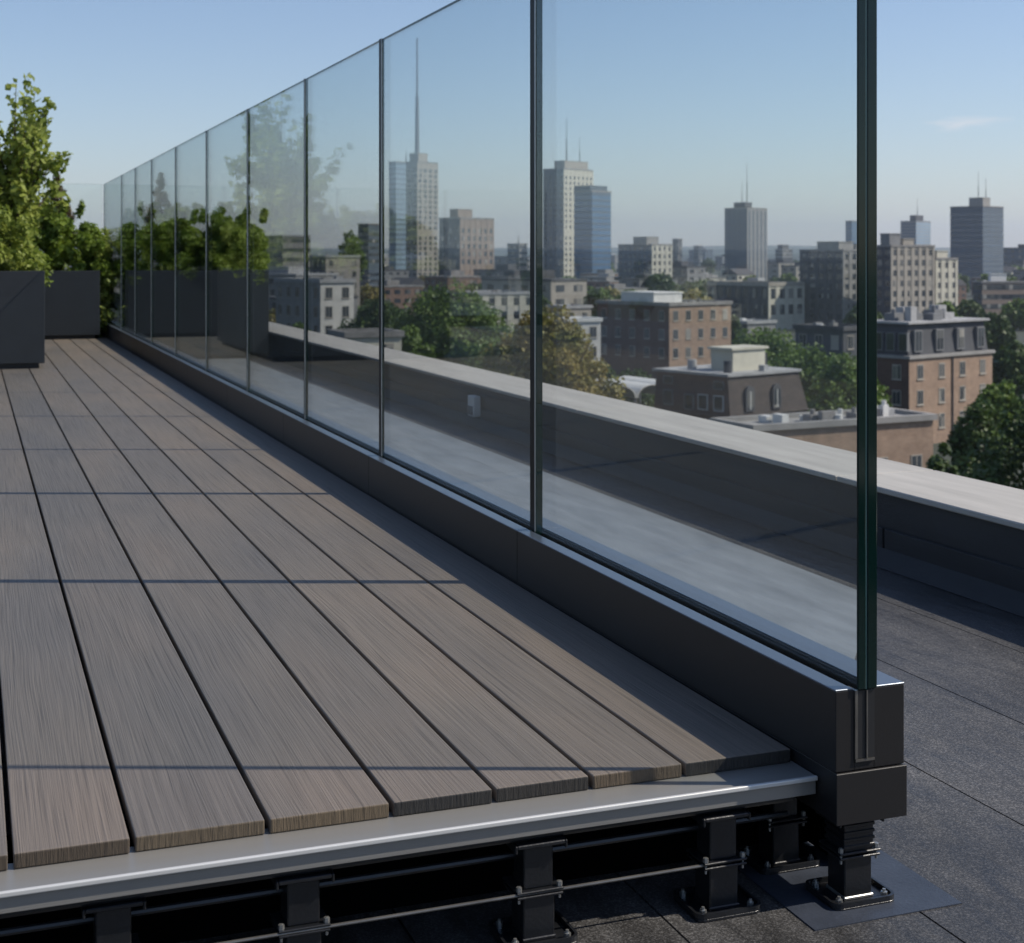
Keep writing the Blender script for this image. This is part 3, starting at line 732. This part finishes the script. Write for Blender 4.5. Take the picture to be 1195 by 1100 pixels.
building('apartment_tower', 'mid rise block with cream gridded right side left of the brown flats', 722, 761, 784, 286, 650, 40, 'cream', 'blue_panel', style='grid', bay=3.2, wf=.5, pent=((-.1, .5, .1, .5, 3.6, 'concrete'),))
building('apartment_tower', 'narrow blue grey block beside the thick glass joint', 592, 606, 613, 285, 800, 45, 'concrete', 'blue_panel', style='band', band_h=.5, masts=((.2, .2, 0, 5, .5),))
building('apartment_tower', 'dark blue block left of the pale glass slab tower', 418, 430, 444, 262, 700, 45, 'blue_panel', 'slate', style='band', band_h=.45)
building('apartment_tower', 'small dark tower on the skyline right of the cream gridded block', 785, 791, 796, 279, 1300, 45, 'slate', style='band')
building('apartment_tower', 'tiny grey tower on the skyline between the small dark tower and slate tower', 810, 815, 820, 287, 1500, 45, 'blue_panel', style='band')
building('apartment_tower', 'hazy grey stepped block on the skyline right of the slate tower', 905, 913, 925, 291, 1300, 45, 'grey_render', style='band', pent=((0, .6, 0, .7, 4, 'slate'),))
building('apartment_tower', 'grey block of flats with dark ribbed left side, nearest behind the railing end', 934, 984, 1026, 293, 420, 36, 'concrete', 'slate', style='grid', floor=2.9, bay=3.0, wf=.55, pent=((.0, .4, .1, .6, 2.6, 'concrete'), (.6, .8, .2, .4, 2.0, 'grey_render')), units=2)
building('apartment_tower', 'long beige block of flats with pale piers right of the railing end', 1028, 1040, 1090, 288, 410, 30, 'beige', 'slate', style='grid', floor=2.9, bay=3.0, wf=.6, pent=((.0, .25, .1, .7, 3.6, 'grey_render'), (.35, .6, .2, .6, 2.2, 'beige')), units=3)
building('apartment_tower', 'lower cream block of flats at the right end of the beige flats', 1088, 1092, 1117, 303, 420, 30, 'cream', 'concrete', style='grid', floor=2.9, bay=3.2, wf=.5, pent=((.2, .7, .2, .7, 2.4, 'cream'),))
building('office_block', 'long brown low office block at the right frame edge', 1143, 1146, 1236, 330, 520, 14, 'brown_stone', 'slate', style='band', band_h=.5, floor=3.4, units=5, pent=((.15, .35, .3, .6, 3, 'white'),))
building('town_hall', 'cream stone building with a colonnade and dark left side', 826, 897, 938, 334, 420, 36, 'cream', 'dark_roof', style='grid', floor=4.6, bay=3.4, wf=.55, band_h=.62, roof='beige', parapet=1.2, units=4)
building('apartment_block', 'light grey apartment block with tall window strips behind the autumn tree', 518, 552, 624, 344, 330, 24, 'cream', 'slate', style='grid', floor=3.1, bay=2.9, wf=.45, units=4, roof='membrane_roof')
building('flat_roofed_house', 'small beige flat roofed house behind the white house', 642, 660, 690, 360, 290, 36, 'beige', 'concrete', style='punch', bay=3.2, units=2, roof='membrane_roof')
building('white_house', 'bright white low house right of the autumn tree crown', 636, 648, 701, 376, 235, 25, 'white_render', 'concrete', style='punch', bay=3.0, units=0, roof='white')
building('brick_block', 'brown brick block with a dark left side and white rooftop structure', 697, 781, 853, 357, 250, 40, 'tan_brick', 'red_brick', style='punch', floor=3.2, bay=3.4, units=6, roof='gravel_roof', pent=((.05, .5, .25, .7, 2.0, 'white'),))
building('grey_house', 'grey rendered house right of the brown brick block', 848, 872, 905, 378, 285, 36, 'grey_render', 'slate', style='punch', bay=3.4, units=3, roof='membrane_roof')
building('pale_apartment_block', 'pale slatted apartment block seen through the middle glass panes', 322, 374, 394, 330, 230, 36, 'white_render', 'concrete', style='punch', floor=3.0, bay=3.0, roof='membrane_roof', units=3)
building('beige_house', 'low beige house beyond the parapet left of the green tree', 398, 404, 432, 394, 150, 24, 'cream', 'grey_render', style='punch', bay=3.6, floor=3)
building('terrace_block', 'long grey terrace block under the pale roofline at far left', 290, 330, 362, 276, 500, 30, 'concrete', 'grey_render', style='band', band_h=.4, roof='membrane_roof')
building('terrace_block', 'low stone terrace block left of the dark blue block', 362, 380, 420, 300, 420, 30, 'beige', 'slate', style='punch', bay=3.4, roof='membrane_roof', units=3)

# brick apartment house with a dark attic storey
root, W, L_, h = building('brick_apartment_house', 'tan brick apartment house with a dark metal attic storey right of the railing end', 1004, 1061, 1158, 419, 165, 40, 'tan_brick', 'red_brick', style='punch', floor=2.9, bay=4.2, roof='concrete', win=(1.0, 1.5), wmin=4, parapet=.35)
m = MB(); ah = 3.9
m.prism([(.35, .35), (W - .35, .35), (W - .35, L_ - .35), (.35, L_ - .35)], h + .12, h + ah, 0, [(.75, .75), (W - .75, .75), (W - .75, L_ - .75), (.75, L_ - .75)])
m.build('attic_storey', M['slate'], root)
m = MB(); m.box(.2, W - .2, .2, L_ - .2, h + ah, h + ah + .25); m.build('attic_roof', M['membrane_roof'], root)
for k in range(4):
    c = W * (k + .5) / 4
    m = MB(); m.box(c - .75, c + .75, .18, .62, h + .7, h + 3.2, 0).box(c - .6, c + .6, .172, .179, h + .85, h + 3.05, 1).box(c - .04, c + .04, .15, .171, h + .85, h + 3.05, 0); m.build('dormer_window', [M['ash_metal'], M['dark_glass']], root)
for k in range(3):
    c = L_ * (k + .6) / 4
    m = MB(); m.box(.18, .62, c - .6, c + .6, h + .8, h + 2.9, 0).box(.172, .179, c - .5, c + .5, h + .9, h + 2.8, 1); m.build('dormer_window', [M['ash_metal'], M['dark_glass']], root)
rg = random.Random(3)
for k in range(9):
    a, b_ = rg.uniform(1, W - 2.4), rg.uniform(1, L_ - 3); sx, sz = rg.uniform(.8, 2.0), rg.uniform(.6, 1.7)
    m = MB(); m.box(a, a + sx, b_, b_ + sx * .8, h + ah + .25, h + ah + .25 + sz)
    if k % 2: m.tube((a + .4, b_ + .4, h + ah + sz + .2), (a + .4, b_ + .4, h + ah + sz + .7), .25, n=10)
    m.build('roof_unit', M[rg.choice(['white', 'membrane_roof', 'ash_metal'])], root)
m = MB(); m.tube((W * .5, -.12, 0), (W * .5, -.12, h - .1), .09, n=8); m.build('downpipe', M['slate'], root)

# mansard house
root, W, L_, h = building('mansard_house', 'dark brown house with a sloping shingled mansard side and flat grey roof', 763, 852, 943, 487, 120, 40, 'shingle', 'red_brick', style='none', roof='shingle', parapet=.02)
mh = 3.3; s_ = 1.0
m = MB()
m.prism([(0, 0), (W, 0), (W, L_), (0, L_)], h + .02, h + mh, 0, [(.0, .25), (W - s_, .25), (W - s_, L_ - .3), (.0, L_ - .3)]); m.m[-1] = 1
m.build('mansard_storey', [M['shingle'], M['red_brick']], root)
m = MB(); m.box(-.2, W - s_ + .2, .05, L_, h + mh, h + mh + .22); m.build('flat_roof', M['membrane_roof'], root)
for c in (.24, .58):
    c = W * c
    m = MB(); m.box(c - .55, c + .55, -.12, .4, h + .35, h + 1.9, 0).tube((c, -.118, h + 1.9), (c, .5, h + 1.9), .55, n=16, mi=0).box(c - .38, c + .38, -.135, -.121, h + .5, h + 2.0, 1).box(c - .04, c + .04, -.15, -.136, h + .5, h + 2.0, 2); m.build('dormer_window', [M['slate'], M['dark_glass'], M['white']], root)
for k, (c, z) in enumerate(((.14, .4), (.34, .4), (.52, .3), (.80, .5), (.14, 2.2), (.80, 2.3), (.55, -2.6), (.3, -2.6), (.8, -2.6))):
    c = L_ * c
    m = MB(); m.box(-.08, -.002, c - .55, c + .55, h + z, h + z + (1.3 if z < 2 else .7), 0).box(-.09, -.081, c - .46, c + .46, h + z + .08, h + z + (1.22 if z < 2 else .62), 1); m.build('window', [M['white'] if k in (0, 1) else M['grey_render'], M['dark_glass']], root)
m = MB(); m.box(W * .25, W * .66, L_ * .22, L_ * .50, h + mh + .22, h + mh + 2.0); m.box(W * .22, W * .69, L_ * .20, L_ * .52, h + mh + 2.0, h + mh + 2.2); m.build('penthouse', M['cream'], root)
for a, b_, r_, z_ in ((.12, .15, .35, 1.0), (.70, .3, .30, 1.3), (.76, .35, .28, 1.3), (.5, .08, .3, .5), (.2, .7, .4, .8), (.6, .75, .5, .6)):
    m = MB(); a *= W; b_ *= L_
    m.tube((a, b_, h + mh + .22), (a, b_, h + mh + .22 + z_), r_, n=12) if r_ > .33 else m.box(a - r_, a + r_, b_ - r_, b_ + r_, h + mh + .22, h + mh + .22 + z_)
    m.build('roof_unit', M['slate'] if z_ > .9 else M['membrane_roof'], root)

# low brick house in front
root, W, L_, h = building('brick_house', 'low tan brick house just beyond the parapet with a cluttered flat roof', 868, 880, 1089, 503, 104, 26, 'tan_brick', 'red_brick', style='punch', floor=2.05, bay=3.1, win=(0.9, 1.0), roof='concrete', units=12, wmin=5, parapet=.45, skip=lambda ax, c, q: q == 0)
building('slate_block', 'low dark slate block seen through the glass just left of the railing end', 928, 984, 1003, 386, 190, 40, 'slate', 'slate', style='punch', floor=2.9, bay=3.0, units=4, roof='dark_roof')
# white vaulted canopy
cx0, cy0 = at(725, 128)
can = empty('market_canopy', (cx0, cy0, STREET), R(30) - TH, 'low white vaulted canopy roofs between autumn tree and mansard house', 'canopy')
for k in range(3):
    m = MB(); hh = zat(452, 128) - STREET - 1.0; n = 12; L2 = 9
    b = 0
    for i in range(n + 1):
        a = math.pi * i / n
        for rr_ in (1.6, 1.5):
            m.v += [(k * 3.3 - rr_ * math.cos(a), 0, hh + rr_ * .7 * math.sin(a)), (k * 3.3 - rr_ * math.cos(a), L2, hh + rr_ * .7 * math.sin(a))]
    for i in range(n):
        p, q = i * 4, (i + 1) * 4
        m.f += [(p, q, q + 1, p + 1), (p + 2, p + 3, q + 3, q + 2), (p, p + 2, q + 2, q), (p + 1, q + 1, q + 3, p + 3)]; m.m += [0] * 4
    m.build('vault', M['white'], can, smooth=False)
    for sx in (-1.55, 1.55):
        for yy in (.2, L2 - .2):
            m = MB(); m.tube((k * 3.3 + sx, yy, 0), (k * 3.3 + sx, yy, hh), .09, n=8); m.build('post', M['ash_metal'], can)

# ------------------------------------------------------------------ trees that can be told apart
make_tree('broadleaf_tree', 442, 346, 84, 215, M['crown_dark'], 'dark green tree crown left of the large green tree behind the glass', seed=11, nl=7000, leaf=.5)
make_tree('broadleaf_tree', 520, 333, 128, 200, M['crown_green'], 'large full green tree behind the glass left of the autumn tree', seed=12, nl=15000, leaf=.5)
make_tree('broadleaf_tree', 478, 372, 60, 170, M['crown_green'], 'smaller green tree in front at the left foot of the large green tree', seed=13, nl=7000, leaf=.42)
make_tree('autumn_tree', 648, 355, 136, 120, M['crown_gold'], 'yellow brown autumn tree just beyond the parapet', seed=15, nl=22000, leaf=.34)
make_tree('autumn_tree', 594, 380, 84, 132, M['crown_gold'], 'rust brown smaller autumn tree at left against the yellow one', seed=16, nl=8000, leaf=.36)
make_tree('broadleaf_tree', 902, 383, 98, 165, M['crown_green'], 'green tree at the left end of the row behind the mansard house', seed=17, nl=9000, leaf=.42)
make_tree('broadleaf_tree', 946, 396, 98, 150, M['crown_green'], 'middle green tree of the row behind the mansard house', seed=18, nl=9000, leaf=.4)
make_tree('broadleaf_tree', 984, 412, 92, 138, M['crown_green'], 'green tree at the right end of the row, against the railing end', seed=19, nl=9000, leaf=.38)
make_tree('broadleaf_tree', 1246, 388, 226, 58, M['crown_dark'], 'nearest big green tree filling the right frame edge beyond the parapet', seed=20, nl=22000, leaf=.22)
make_tree('broadleaf_tree', 1136, 440, 76, 80, M['crown_dark'], 'dark shaded tree between the brick apartment house and the nearest tree', seed=22, nl=11000, leaf=.24)
make_tree('broadleaf_tree', 694, 338, 34, 330, M['crown_dark'], 'dark tree above the white house left of the brown brick block', seed=23, nl=2500, leaf=.7)
make_tree('broadleaf_tree', 742, 424, 56, 160, M['crown_dark'], 'dark hedge like tree at the foot of the brown brick block', seed=24, nl=5000, leaf=.4)
make_tree('broadleaf_tree', 858, 360, 16, 262, M['crown_dark'], 'narrow dark tree at the right corner of the brown brick block', seed=25, nl=1800, leaf=.5)
make_tree('broadleaf_tree', 410, 262, 30, 520, M['crown_green'], 'lone round tree on the skyline left of the dark blue block', seed=26, nl=1800, leaf=1.1)

for q, (px, yt, wp, D_, mk, lb) in enumerate((
    (1165, 432, 60, 125, 'crown_green', 'green tree right of the brick apartment house, half behind the nearest tree'),
    (1186, 398, 50, 210, 'crown_dark', 'dark tree above the nearest tree at the right frame edge'),
    (1130, 350, 34, 380, 'crown_dark', 'dark tree at the foot of the wide blue grey tower'),
    (700, 420, 50, 190, 'crown_dark', 'dark tree between white house and brown brick block foot'),
    (872, 392, 30, 220, 'crown_green', 'small green tree left of the row behind the mansard house'),
    (815, 328, 60, 470, 'crown_dark', 'wide dark tree mass left of the cream stone building'),
    (770, 322, 40, 560, 'crown_dark', 'dark tree right below the cream gridded block'),
    (735, 336, 34, 400, 'crown_green', 'green tree behind the roof of the brown brick block'),
    (1006, 352, 40, 330, 'crown_dark', 'dark tree at the foot of the flats behind the railing end'),
    (560, 330, 40, 420, 'crown_dark', 'dark tree above the roof of the light grey apartment block'),
    (632, 345, 30, 350, 'crown_dark', 'small dark tree behind the beige flat roofed house'),
    (425, 372, 50, 240, 'crown_dark', 'dark tree between beige house and large green tree'),
    (1192, 352, 44, 420, 'crown_green', 'green tree below the long office block at the right edge'),
    (1160, 366, 40, 300, 'crown_dark', 'dark tree just behind the attic storey at right'),
    (1100, 352, 36, 340, 'crown_green', 'small green tree in front of the beige flats'),
    (1104, 505, 60, 72, 'crown_dark', 'low dark tree at the foot of the brick apartment house above the parapet'),
    (352, 372, 50, 200, 'crown_green', 'green tree in front of the pale slatted apartment block'))):
    make_tree('broadleaf_tree', px, yt, wp, D_, M[mk], lb, seed=60 + q, nl=4500, leaf=.0026 * D_ + .1)

# ------------------------------------------------------------------ low rise carpet of the city
def house_proto(wall, roofm, w, l, h, gable, nf, label):
    root = empty('distant_house', (0, 0, STREET), 0, label, 'house', 'low houses spread across the distant city')
    m = MB(); m.box(-w / 2, w / 2, -l / 2, l / 2, 0, h); m.build('wall', M[wall], root)
    m = MB()
    if gable:
        b = len(m.v); e = .4
        m.v += [(-w / 2 - e, -l / 2 - e, h), (w / 2 + e, -l / 2 - e, h), (w / 2 + e, l / 2 + e, h), (-w / 2 - e, l / 2 + e, h), (-w / 2 - e, 0, h + l * .3), (w / 2 + e, 0, h + l * .3)]
        m.f += [(0, 1, 5, 4), (2, 3, 4, 5), (1, 2, 5), (3, 0, 4), (3, 2, 1, 0)]; m.m += [0] * 5
    else:
        m.box(-w / 2 - .2, w / 2 + .2, -l / 2 - .2, l / 2 + .2, h, h + .5); m.box(-w * .2, w * .1, -l * .2, l * .2, h + .5, h + 2.4)
    m.build('roof', M[roofm], root)
    for k in range(nf):
        z = h - 2.4 - k * 3.1
        if z < .4: break
        m = MB(); n = min(4, int(w / 4)); 
        for i in range(n):
            c = -w / 2 + w * (i + .5) / n
            for s_ in (-1, 1): m.box(c - 1.2, c + 1.2, *((s_ * l / 2, s_ * (l / 2 + .05)) if s_ > 0 else (-l / 2 - .05, -l / 2)), z, z + 1.5)
        n = min(2, int(l / 5))
        for i in range(n):
            c = -l / 2 + l * (i + .5) / n
            m.box(-w / 2 - .05, -w / 2, c - 1.4, c + 1.4, z, z + 1.5).box(w / 2, w / 2 + .05, c - 1.4, c + 1.4, z, z + 1.5)
        m.build('window_row', M['dark_glass'], root)
    return root
protos = [
    ('cream', 'gravel_roof', 18, 12, 11, 0, 3, 'cream flat roofed low house in the distant city'),
    ('beige', 'dark_roof', 24, 12, 13, 0, 4, 'beige long flat roofed house in the distant city'),
    ('brown_brick', 'gravel_roof', 16, 14, 12, 0, 3, 'brown brick house with pale flat roof in the distant city'),
    ('white_render', 'membrane_roof', 14, 11, 9, 0, 2, 'white low house in the distant city'),
    ('grey_render', 'dark_roof', 20, 12, 14, 0, 4, 'grey flat roofed block in the distant city'),
    ('concrete', 'membrane_roof', 26, 13, 16, 0, 5, 'pale concrete slab block in the distant city'),
    ('red_brick', 'dark_roof', 13, 10, 9, 1, 2, 'red brick house with dark gable roof in the distant city'),
    ('cream', 'dark_roof', 14, 10, 9, 1, 2, 'cream house with dark gable roof in the distant city'),
    ('blue_panel', 'slate', 22, 14, 20, 0, 6, 'dark blue grey block in the distant city'),
]
PR = [house_proto(*p) for p in protos]; used = [False] * len(PR)
def tree_proto(mt, name, label, seed):
    root = empty('city_tree', (0, 0, STREET), 0, label, 'tree', 'trees scattered among the distant houses')
    t = MB(); t.tube((0, 0, 0), (0, 0, 7), .3, .15, 6); t.build('trunk', M['bark'], root)
    leaves('crown', mt, crown_clumps(5.0, 4.8, 7.2, seed, 34), 2200, .95, root, seed=seed, aspect=.8)
    return root
TP = [tree_proto(M['crown_dark'], 't', 'dark green round tree among distant houses', 31), tree_proto(M['crown_green'], 't', 'mid green round tree among distant houses', 32), tree_proto(M['crown_gold'], 't', 'yellowing round tree among distant houses', 33)]
tused = [False] * 3
rg = random.Random(99); placed = []
def clear(x, y, D, rad):
    for (bx, by, bD, cr, W, L2, be) in FOOT:
        # centre of the footprint
        a = be - TH; cxx = bx + math.cos(a) * W / 2 - math.sin(a) * L2 / 2; cyy = by + math.sin(a) * W / 2 + math.cos(a) * L2 / 2
        if (x - cxx) ** 2 + (y - cyy) ** 2 < (rad + max(W, L2) * .62) ** 2: return False
    for (px_, py_, r_) in placed:
        if (x - px_) ** 2 + (y - py_) ** 2 < (r_ + rad) ** 2 * .8: return False
    return True
nh = nt_ = 0
tries = 0
while tries < 9000 and (nh < 260 or nt_ < 290):
    tries += 1
    D = 300 * math.exp(rg.random() * math.log(2900 / 300.))
    px = rg.uniform(-120, 1330) if rg.random() < .85 else rg.uniform(-1500, -120)
    if 880 < px < 1260 and D < 520: continue
    x, y = at(px, D)
    if rg.random() < .62:
        if nt_ >= 290 or not clear(x, y, D, 5): continue
        k = rg.choices((0, 1, 2), (6, 5, 1))[0]
        o = TP[k] if not tused[k] else copy_tree(TP[k]); tused[k] = True
        s_ = rg.uniform(.75, 1.25) * (1 if D < 900 else 1.25); o.location = (x, y, STREET); o.scale = (s_, s_, s_ * rg.uniform(.85, 1.05)); o.rotation_euler.z = rg.uniform(0, 6)
        placed.append((x, y, 5)); nt_ += 1
    else:
        rad = 11
        if nh >= 260 or not clear(x, y, D, rad): continue
        k = rg.choices(range(len(PR)), (6, 5, 6, 5, 5, 3, 4, 4, 1.5 if D > 500 else 0))[0]
        o = PR[k] if not used[k] else copy_tree(PR[k]); used[k] = True
        s_ = rg.uniform(.85, 1.15) * (1 if D < 1000 else 1.3); o.location = (x, y, STREET); o.scale = (s_, s_, s_ * rg.uniform(.75, 1.08))
        o.rotation_euler.z = R(40) - TH + rg.choice((0, math.pi / 2)) + rg.uniform(-.15, .15)
        placed.append((x, y, rad)); nh += 1

# ------------------------------------------------------------------ air
HAZE = 0.00012
m = MB(); m.box(-10000, 10000, -2600, 10000, STREET - 1.0, 240)
hz = m.build('haze', []); tag(hz, kind='stuff')
hm = bpy.data.materials.new('haze_air'); hm.use_nodes = True; nt = hm.node_tree; nt.nodes.clear()
out = nt.nodes.new('ShaderNodeOutputMaterial'); pv = nt.nodes.new('ShaderNodeVolumePrincipled')
pv.inputs['Color'].default_value = (0.80, 0.88, 1.0, 1); pv.inputs['Density'].default_value = HAZE; pv.inputs['Anisotropy'].default_value = 0.2
nt.links.new(pv.outputs[0], out.inputs['Volume']); hz.data.materials.append(hm)

# ------------------------------------------------------------------ light
to_sun = Vector((0.98, -0.373, 1.0)).normalized()
elev = math.asin(to_sun.z)
sd = bpy.data.lights.new('sun', 'SUN'); sd.energy = 4.6; sd.angle = R(0.5); sd.color = (1.0, 0.925, 0.82)
so = bpy.data.objects.new('sun', sd); COL.objects.link(so)
so.rotation_euler = (-to_sun).to_track_quat('-Z', 'Y').to_euler()
w = bpy.data.worlds.new('World'); S.world = w; w.use_nodes = True; nt = w.node_tree
bg = nt.nodes['Background']; sk = nt.nodes.new('ShaderNodeTexSky'); sk.sky_type = 'NISHITA'; sk.sun_disc = False
sk.sun_elevation = elev; sk.sun_rotation = math.atan2(to_sun.x, to_sun.y)
sk.altitude = 100; sk.air_density = 1.0; sk.dust_density = 0.35; sk.ozone_density = 3.5
bg.inputs[1].default_value = 0.115
# a thin wisp of cloud low at the right
L = nt.links
tc = nt.nodes.new('ShaderNodeTexCoord')
az, el = TH + math.atan(528 / F), math.atan(155 / F * .955)
cd = Vector((math.sin(az) * math.cos(el), math.cos(az) * math.cos(el), math.sin(el)))
sub = N(nt, 'ShaderNodeVectorMath', _operation='SUBTRACT'); L.new(tc.outputs['Generated'], sub.inputs[0]); sub.inputs[1].default_value = cd
mp = N(nt, 'ShaderNodeMapping'); mp.inputs['Scale'].default_value = (38, 38, 190); L.new(sub.outputs[0], mp.inputs[0])
ln = N(nt, 'ShaderNodeVectorMath', _operation='LENGTH'); L.new(mp.outputs[0], ln.inputs[0])
no = N(nt, 'ShaderNodeTexNoise', Scale=1.6, Detail=6.0, Roughness=.6); L.new(mp.outputs[0], no.inputs['Vector'])
mm = N(nt, 'ShaderNodeMath', _operation='SUBTRACT'); L.new(no.outputs[0], mm.inputs[0])
m2 = N(nt, 'ShaderNodeMath', _operation='MULTIPLY'); m2.inputs[1].default_value = .38; L.new(ln.outputs['Value'], m2.inputs[0]); L.new(m2.outputs[0], mm.inputs[1])
rp = ramp(nt, mm.outputs[0], [(0.12, 0.0), (0.55, 0.36)])
mx = N(nt, 'ShaderNodeMix', _data_type='RGBA'); L.new(rp.outputs[0], mx.inputs[0]); tn = N(nt, 'ShaderNodeMix', _data_type='RGBA', _blend_type='MULTIPLY'); tn.inputs[0].default_value = 1; tn.inputs[7].default_value = (1.07, 1.015, 1.03, 1)
L.new(sk.outputs[0], tn.inputs[6]); L.new(tn.outputs[2], mx.inputs[6]); mx.inputs[7].default_value = (8.2, 7.4, 7.2, 1)
L.new(mx.outputs[2], bg.inputs[0])

# ------------------------------------------------------------------ camera
cd_ = bpy.data.cameras.new('camera'); cam = bpy.data.objects.new('camera', cd_); COL.objects.link(cam); S.camera = cam
cam.location = (0, 0, H); cam.rotation_euler = (R(90), 0, -TH)
cd_.sensor_width = 36; cd_.lens = 36 * F / 1195.0; cd_.shift_x = 0.0; cd_.shift_y = -(550 - HY) / 1195.0
cd_.clip_start = 0.05; cd_.clip_end = 30000
cd_.dof.use_dof = True; cd_.dof.focus_distance = 2.25; cd_.dof.aperture_fstop = 12.5
S.view_settings.view_transform = 'Standard'; S.view_settings.look = 'None'; S.view_settings.gamma = 1.0
S.view_settings.exposure = 0.12
S.cycles.max_bounces = 10; S.cycles.transparent_max_bounces = 40; S.cycles.caustics_reflective = False; S.cycles.caustics_refractive = False
S.cycles.volume_bounces = 0
